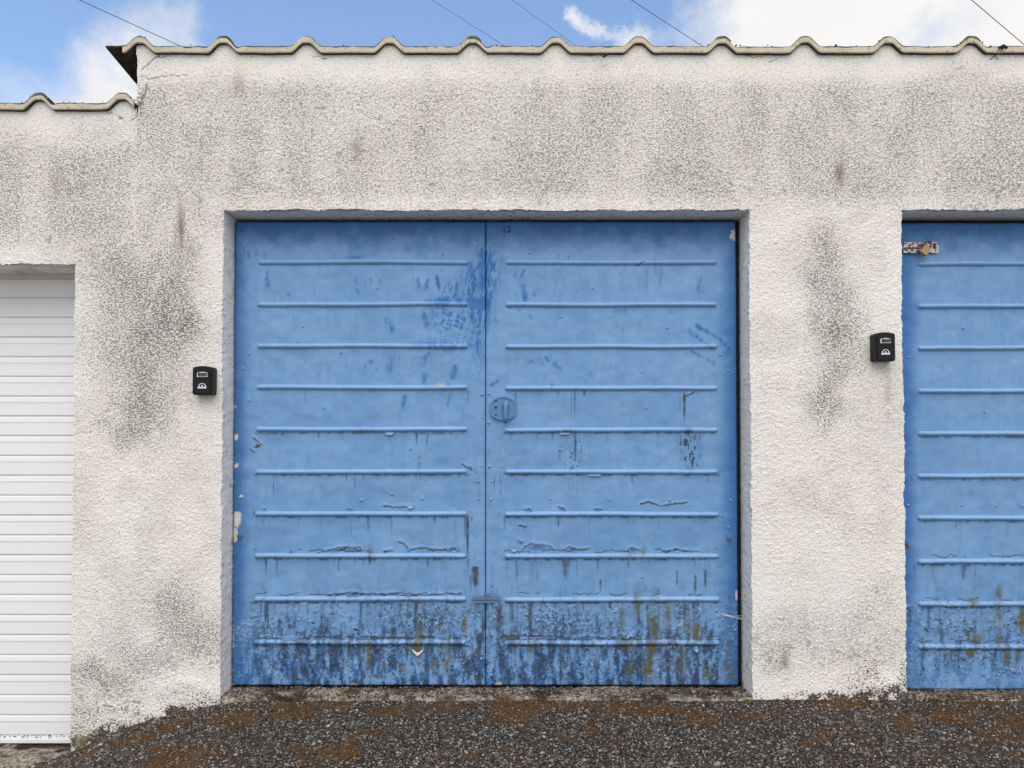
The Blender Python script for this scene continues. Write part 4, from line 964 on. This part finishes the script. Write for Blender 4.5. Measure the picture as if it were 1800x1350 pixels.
add_tube(bm, [(q.x, -.008, q.z + .022), (q.x, -.020, q.z + .022)], [.019, .015], 14)
add_tube(bm, [(q.x, -.018, q.z + .045), (q.x, -.024, q.z + .036), (q.x, -.026, q.z + .018), (q.x, -.027, q.z), (q.x, -.026, q.z - .03), (q.x, -.023, q.z - .047), (q.x, -.018, q.z - .052)], [.004, .0085, .0115, .0105, .0098, .0100, .006], 10)
bm_obj('handle', bm, M_HARD, plate, smooth=True)
for u, v in ((859.5, 692), (904, 692), (859, 743), (903, 744)): rivets_w(leafR, [(u, v)])
# slide bolt across the foot of the seam
a, b = local(831, 1050), local(875, 1050); bm = bmesh.new()
add_box(bm, a.x, b.x, -.020, -.006, a.z - .006, a.z + .006); bolt = bm_obj('slide_bolt', bm, M_BOLT, door, bevel=.002)
bm = bmesh.new(); add_box(bm, a.x + .005, b.x - .006, -.008, .003, a.z - .022, a.z - .008); bm_obj('bracket', bm, M_DOOR, bolt, bevel=.0015)
q = local(857, 1044); bm = bmesh.new(); add_box(bm, q.x - .009, q.x + .012, -.016, .002, q.z - .007, q.z + .004); bm_obj('knob', bm, M_BOLT, bolt, bevel=.002)
for u, v in ((422, 942), (1281, 946)):
    q = local(u, v); bm = bmesh.new()
    add_tube(bm, [(q.x, .004, q.z), (q.x, -.005, q.z)], [.0135, .0125], 18)
    add_tube(bm, [(q.x, -.004, q.z), (q.x, -.014, q.z)], [.0085, .0078], 6); o = bm_obj('hinge_bolt', bm, M_BOLT, door, bevel=.0008)
    bm = bmesh.new(); add_tube(bm, [(q.x, -.013, q.z), (q.x, -.0155, q.z)], .0035, 10); bm_obj('bolt_socket', bm, M_STEELD, o)
# handwritten twelve on the leaf and, turned over, on the soffit
def ink(strokes, parent, to_pt, w):
    bm = bmesh.new()
    for st in strokes:
        P = [Vector(to_pt(p)) for p in st]
        add_tube(bm, P, w, 6)
    return bm_obj('handwritten_number', bm, M_INK, parent)
two = [(891, 399), (893, 397.5), (896, 398), (897.5, 401), (896, 404), (892, 407), (891.5, 409), (894, 409), (898, 406)]
ink([[(885.5, 399), (886, 404), (887, 409.5)], two], leafR, lambda p: (px(p[0], p[1], YD)[0], surf(*p)[1], px(p[0], p[1], YD)[1]), .0017)
xo, _ = px(892, 380, .09)
ink([[(-.016, .075), (-.010, .092)], [(0.001, .080), (.010, .077), (.018, .084), (.010, .090), (.004, .094), (.020, .096)]], building, lambda p: (xo + p[0], p[1], ZM + .0005), .0016)

# ---- right pair
ZT2, ZB2 = pxz(392, YD), pxz(1212, YD)
XL2 = XC + 0.012; LW = XSEAM - XLF
door2 = thing('garage_door', 'blue ribbed metal garage door at the right end, closed by a silver hasp and padlock', 'garage door', (XL2 + LW, YD, ZB2)); D2 = door2.location.copy()
frame_around(door2, XC - D2.x - .002, XC + OPW - D2.x, ZM - .006 - D2.z, -.03, .03, .09, .012, .03, .05)
bm = bmesh.new(); add_box(bm, XC - D2.x + .02, XC + OPW - D2.x - .02, .092, .11, -.03, ZM - D2.z - .01); bm_obj('backing_board', bm, M_FRAME, door2)
leaf2 = put('door_leaf', leaf_mesh(XL2, XL2 + LW, ZB2, ZT2, 1, 0.0045), door2)
leaf3 = put('door_leaf', leaf_mesh(XL2 + LW + .003, XC + OPW - .035, ZB2, ZT2, 1, 0.011), door2)
for k, v in enumerate(RIBS_R2):
    xa = pxx(1612, v, YD)
    link('rib', rib_mesh(xa, XL2 + LW - .075, pxz(v, YD), 1, 80 + k), leaf2)
    link('rib', rib_mesh(XL2 + LW + .078, XC + OPW - .12, pxz(v, YD), 1, 120 + k), leaf3)
rivets_w(leaf2, [(1597, 628), (1693, 577), (1732, 724), (1691, 888), (1752, 889), (1796, 889), (1597, 888)], 1)
q = px(1597, 957, YD); bm = bmesh.new(); add_tube(bm, [(q[0] - D2.x, .003, q[1] - D2.z), (q[0] - D2.x, -.010, q[1] - D2.z)], [.011, .009], 10); bm_obj('hinge_bolt', bm, M_BOLT, door2, bevel=.001)
# hasp
def local2(u, v): x, z = px(u, v, YD - .006); return x - D2.x, z - D2.z
x0, zt = local2(1587, 426.5); x1, zb = local2(1648.5, 445)
bm = bmesh.new(); n = 8; r = .008; pts = [(x0, zt), (x0, zb)]
for cx, cz, a0 in ((x1 - r, zb + r, -90), (x1 - r, zt - r, 0)):
    for k in range(n + 1): a = math.radians(a0 + 90 * k / n); pts.append((cx + r * math.cos(a), cz + r * math.sin(a)))
add_prism(bm, pts, -.0125, -.006); hasp = bm_obj('hasp', bm, M_ZINC, door2, bevel=.0008)
bm = bmesh.new()
xs_, zm = local2(1600, 436); xe_, _ = local2(1616, 436)
add_box(bm, x0 + .004, xe_, -.0150, -.012, zm - .0045, zm + .001); xk, zk = local2(1641, 433); add_box(bm, xk - .006, xk + .006, -.0150, -.012, zk - .012, zk + .011)
bm_obj('slot', bm, M_STEELD, hasp)
for u, v in ((1602, 429.5), (1602, 441), (1643, 441), (1593, 441)):
    a, b = local2(u, v); bm = bmesh.new(); add_tube(bm, [(a, -.012, b), (a, -.0138, b)], .0038, 10); bm_obj('screw', bm, M_STEELD, hasp)
a, b = local2(1618, 432); bm = bmesh.new()
add_tube(bm, [(a + .012 * math.cos(t), -.013 - .016 * math.sin(t), b - .001) for t in np.linspace(0, math.pi, 9)], .0032, 8); bm_obj('staple', bm, M_STEELD, hasp, smooth=True)
# padlock hanging from the staple
pu = px(1626, 437, YD - .03)
pl = thing('padlock', 'small brass padlock hanging tilted on the silver hasp of the right blue door', 'padlock', (pu[0], YD - .03, pu[1]))
pl.rotation_euler = (0, math.radians(38), 0)
bm = bmesh.new(); add_box(bm, -.018, .020, -.008, .008, -.024, .012); bm_obj('body', bm, M_BRASS, pl, bevel=.003)
bm = bmesh.new(); add_tube(bm, [(-.012, 0, .008), (-.012, 0, .024)] + [(.012 * -math.cos(t), 0, .024 + .012 * math.sin(t)) for t in np.linspace(.3, math.pi - .3, 8)] + [(.012, 0, .024), (.012, 0, .008)], .0036, 8); bm_obj('shackle', bm, M_STEELD, pl, smooth=True)
bm = bmesh.new(); add_box(bm, -.018, -.0125, -.0088, .004, -.018, .010); bm_obj('rusty_side', bm, M_STEELD, pl, bevel=.001)

# ------------------------------------------------------------------ white shutter
shut = thing('roller_shutter', 'white slatted roller shutter garage door at the left end, lower than the blue doors', 'garage door', (XL - OPW / 2, YR, pxz(1305, YR))); DS = shut.location.copy()
pitch = (pxz(523, YR) - pxz(1257, YR)) / 21
HW = OPW / 2 - 0.012
def slat_mesh():
    prof = [(0.0, .0085), (-.02, .0090), (-.045, .0030), (-.09, .0016), (-.30, 0), (-.34, .0010), (-.40, .0016), (-.93, .0012), (-.97, .0018), (-1.0, .0085)]
    V = []
    for x in (-HW, HW):
        V += [(x, d, z * pitch) for z, d in prof]
    V += [(x, .016, z * pitch) for x in (-HW, HW) for z in (0, -1)]
    m = len(prof); F = [(j, m + j, m + j + 1, j + 1) for j in range(m - 1)]; F.append((2 * m, 2 * m + 1, 2 * m + 3, 2 * m + 2))
    me = bpy.data.meshes.new('slat'); me.from_pydata(V, [], F); me.update(); me.materials.append(M_WHITE); return me
SL_ME = slat_mesh()
ztop = pxz(523, YR)
for k in range(-1, 22):
    o = link('slat', SL_ME, shut); o.location = (0, random.uniform(-.0006, .0006), ztop - k * pitch - DS.z)
zq = pxz(1290.5, YR) - DS.z
bm = bmesh.new(); add_box(bm, -HW, HW, .004, .02, pxz(1298, YR) - DS.z, zq); back = bm_obj('rail_web', bm, M_WHITE, shut)
bm = bmesh.new(); add_box(bm, -HW, HW, -.008, .02, pxz(1305, YR) - DS.z, pxz(1298.5, YR) - DS.z); bm_obj('bottom_rail', bm, M_WHITE, shut, bevel=.002)
r = np.random.default_rng(15); P = []
for k in range(160):
    x = r.uniform(pxx(-60, 1290, YR), XL + .01) - DS.x; P.append((x, .0035, zq - r.uniform(0.0005, .017) ** 1.0))
P = np.array(P); V, F, A = scatter(P, r.uniform(.0012, .0038, len(P)), (.4, .9), 6, np.zeros(len(P)))
V[:, 1] = .0035 + (V[:, 1] - .0035) * .4
o = link('dirt_specks', mesh_np('dirt_specks', V, F, [M_DARK]), shut); o['kind'] = 'stuff'
bm = bmesh.new(); add_box(bm, -HW - .01, HW + .01, -.004, .02, pxz(491, YR) - DS.z, ZLO - DS.z + .02); hood = bm_obj('hood', bm, M_HOOD, shut, bevel=.001)
bm = bmesh.new(); add_box(bm, -HW - .01, HW + .01, -.002, .02, pxz(495, YR) - DS.z, pxz(492.2, YR) - DS.z); bm_obj('hood_lip', bm, M_WHITE, hood)
bm = bmesh.new(); add_box(bm, -HW, HW, .030, .034, -.02, ZLO - DS.z); bm_obj('backing_board', bm, M_FRAME, shut)

# ------------------------------------------------------------------ key safes
def key_safe(u, v, label, seed):
    x, z = px(u, v, 0); t = thing('key_safe', label, 'key safe', (x, -0.004, z), 'key safes screwed to the rendered piers')
    W, H, D = .0415, .0600, .040
    def outline(w, h, arch, r=.010):
        pts = []
        for cx, cz, a0 in ((w - r, -h + r, -90), (w - r, h - r - arch, 0)):
            for k in range(7): a = math.radians(a0 + 90 * k / 6); pts.append((cx + r * math.cos(a), cz + r * math.sin(a)))
        for k in range(1, 8): s = 1 - k / 4; pts.append(((w - r) * s, h - arch + arch * (1 - s * s)))
        for cx, cz, a0 in ((-w + r, h - r - arch, 90), (-w + r, -h + r, 180)):
            for k in range(7): a = math.radians(a0 + 90 * k / 6); pts.append((cx + r * math.cos(a), cz + r * math.sin(a)))
        return pts
    bm = bmesh.new(); add_prism(bm, outline(W, H, .004), -D, .004); bm_obj('case', bm, M_BLACK, t, smooth=False, bevel=.0035)
    bm = bmesh.new(); add_prism(bm, [(a, b - .002) for a, b in outline(W - .008, H - .0085, .006, .006)], -D - .004, -D + .002); cov = bm_obj('front_cover', bm, M_BLACK, t, bevel=.0015)
    bm = bmesh.new(); wz = .024
    pts = [(-.0215, wz - .010), (.0215, wz - .010)] + [(.0215 * (1 - k / 4), wz + .007 + .004 * (1 - (1 - k / 4) ** 2)) for k in range(0, 9)]
    add_prism(bm, pts, -D - .0052, -D - .003); win = bm_obj('dial_window', bm, M_SILVER, cov)
    for k in range(4):
        xx = -.0055 + k * .0072; bm = bmesh.new(); add_tube(bm, [(xx - .0027, -D - .0052, wz + .001), (xx + .0027, -D - .0052, wz + .001)], .0062, 12)
        for q in (-1, 0, 1): add_box(bm, xx - .0033, xx + .0033, -D - .0122, -D - .009, wz + .001 + q * .0042 - .0006, wz + .001 + q * .0042 + .0006)
        bm_obj('number_wheel', bm, M_GREYWHEEL, win)
    bm = bmesh.new(); add_box(bm, -.0155, -.0105, -D - .010, -D - .005, wz - .006, wz + .007); bm_obj('release_catch', bm, M_BLACK, win, bevel=.001)
    # half-round emblem
    bm = bmesh.new(); ez = -.0285; R1, R0, n = .0165, .0118, 18; y0, y1 = -D - .0052, -D - .0035
    o_, i_ = [], []
    for k in range(n + 1):
        a = math.pi * k / n; o_.append((R1 * math.cos(a), ez + R1 * math.sin(a) * 1.05)); i_.append((R0 * math.cos(a), ez + .003 + R0 * math.sin(a) * 1.0))
    for k in range(n): add_prism(bm, [o_[k], o_[k + 1], i_[k + 1], i_[k]], y0, y1)
    add_prism(bm, [(-.0185, ez - .005), (.0175, ez - .005), (.0172, ez + .0022), (-.0175, ez + .0022)], y0 - .0004, y1)
    add_prism(bm, [(.0032 * math.cos(2 * math.pi * k / 10), ez + .0062 + .0036 * math.sin(2 * math.pi * k / 10)) for k in range(10)], y0, y1)
    em = bm_obj('emblem', bm, M_SILVER, cov)
    bm = bmesh.new()
    for k, (w, g) in enumerate(((.003, 0), (.0024, 0), (.003, 0), (.002, 0), (.0028, 0), (.003, 0))):
        xx = -.0145 + k * .0052; add_box(bm, xx, xx + w, y0 - .0012, y0, ez - .0028, ez + .0004)
    return t
M_GREYWHEEL = mat('number_wheels', (0.10, 0.105, 0.115), 0.5)
key_safe(364, 670, 'black combination key safe on the wall between white shutter and middle blue doors', 1)
key_safe(1546.5, 611.5, 'black combination key safe on the wall between middle and right blue doors', 2)

# ------------------------------------------------------------------ cables
CB = 'overhead cables above the garage roof'
for (u0, u1, v1, Y, r, lab) in ((140, 315, 80, 9, .0055, 'leftmost overhead cable, above the step in the roof'), (760, 892, 84, 15, .0042, 'faint overhead cable left of the two near the middle of the sky'), (900, 1012, 80, 16, .0042, 'faint overhead cable right of the two near the middle of the sky'),
                                (1110, 1236, 82, 10, .0050, 'overhead cable running over the edge of the big white cloud'), (1708, 1802, 80, 8, .0055, 'rightmost overhead cable, against the white cloud')):
    x, z = px(u1, v1, Y); A = Vector((x, Y, z))
    vp = Vector((3400, 1500)); rr_ = (Vector((u1, v1)) - Vector((u0, 0)))
    # run parallel to its neighbours: depth at the second point from the shared vanishing direction
    k = (vp - Vector((u1, v1))).length / (vp - Vector((u0, 0))).length
    d1 = Y - CAM.y; Y0 = d1 * k + CAM.y; x, z = px(u0, 0, Y0); B = Vector((x, Y0, z)); D = (A - B).normalized()
    if D.y < 0: D = -D
    bm = bmesh.new(); smin, smax = -12.0, 12.0
    pts = []
    for s in np.linspace(smin, smax, 41): p = A + D * float(s); p.z += 0.0006 * s * (s + 2); pts.append(p)
    o = pts[0].copy(); add_tube(bm, [p - A for p in pts], r, 6)
    tag(bm_obj('overhead_cable', bm, M_CABLE, None, smooth=True, loc=A), lab, 'cable', CB)

# ------------------------------------------------------------------ small things
def small():
    x, _ = px(1312, 1238, 0); t_ = 0.012; z = float(ground_z(np.array([x]), np.array([t_]))[0])
    V, F = [], []
    for j in range(7):
        t = j / 6; w = .010 * math.sin(math.pi * min(1, .08 + t * .9)) ** .8
        for s in (-1, 0, 1): V.append((t * .034 - .017 + .004 * s, -s * w * .5 - .002, .006 + .006 * t - .003 * abs(s) + .004 * math.sin(3 * t)))
    for j in range(6):
        for s in range(2): q = j * 3 + s; F.append((q, q + 3, q + 4, q + 1))
    n = len(V); V += [(a, b, c - .0006) for a, b, c in V]; F += [(a + n, d + n, c + n, b + n) for a, b, c, d in list(F)]
    me = bpy.data.meshes.new('fallen_leaf'); me.from_pydata(V, [], F); me.update(); me.materials.append(M_LEAF)
    o = link('fallen_leaf', me); o.location = (x, -t_, z + .006); o.rotation_euler = (.5, -.2, -.3)
    tag(o, 'small yellow-green leaf lying at the foot of the right-hand pier', 'leaf')
    for u, v, lab in ((683, 1216, 'thin dry stalk sticking up from the sill below the left blue leaf'),):
        x, z = px(u, v + 6, 0.05); bm = bmesh.new(); add_tube(bm, [(0, 0, -.006), (.003, -.004, .012), (.004, -.006, .030)], [.0012, .0010, .0006], 5)
        add_tube(bm, [(0, 0, -.004), (-.012, -.006, .008), (-.030, -.010, .014)], [.0010, .0009, .0005], 5)
        tag(bm_obj('dry_stalk', bm, M_STRAW, None, loc=(x, .05, z)), lab, 'stalk')
def cobweb():
    bm = bmesh.new(); a = px(1262, 1078, YD - .006); b = px(1306, 1088, 0.06)
    A = Vector((a[0], YD - .006, a[1])); B = Vector((b[0], .06, b[1]))
    for dz, da in ((0, 0), (.004, .012), (-.003, .02), (.008, .03)):
        p = A + Vector((da, 0, -dz)); q = B + Vector((0, .01 * da * 30, dz * 1.6)); m = (p + q) / 2 - Vector((0, 0, .003))
        add_tube(bm, [p - B, m - B, q - B], .00045, 4)
    tag(bm_obj('cobweb', bm, mat('spider_silk', (.75, .75, .75), .5), None, loc=B), 'pale cobweb strands stretched from the right blue leaf across the dark gap to the wall', 'cobweb')
cobweb()
small()
bpy.context.view_layer.update()
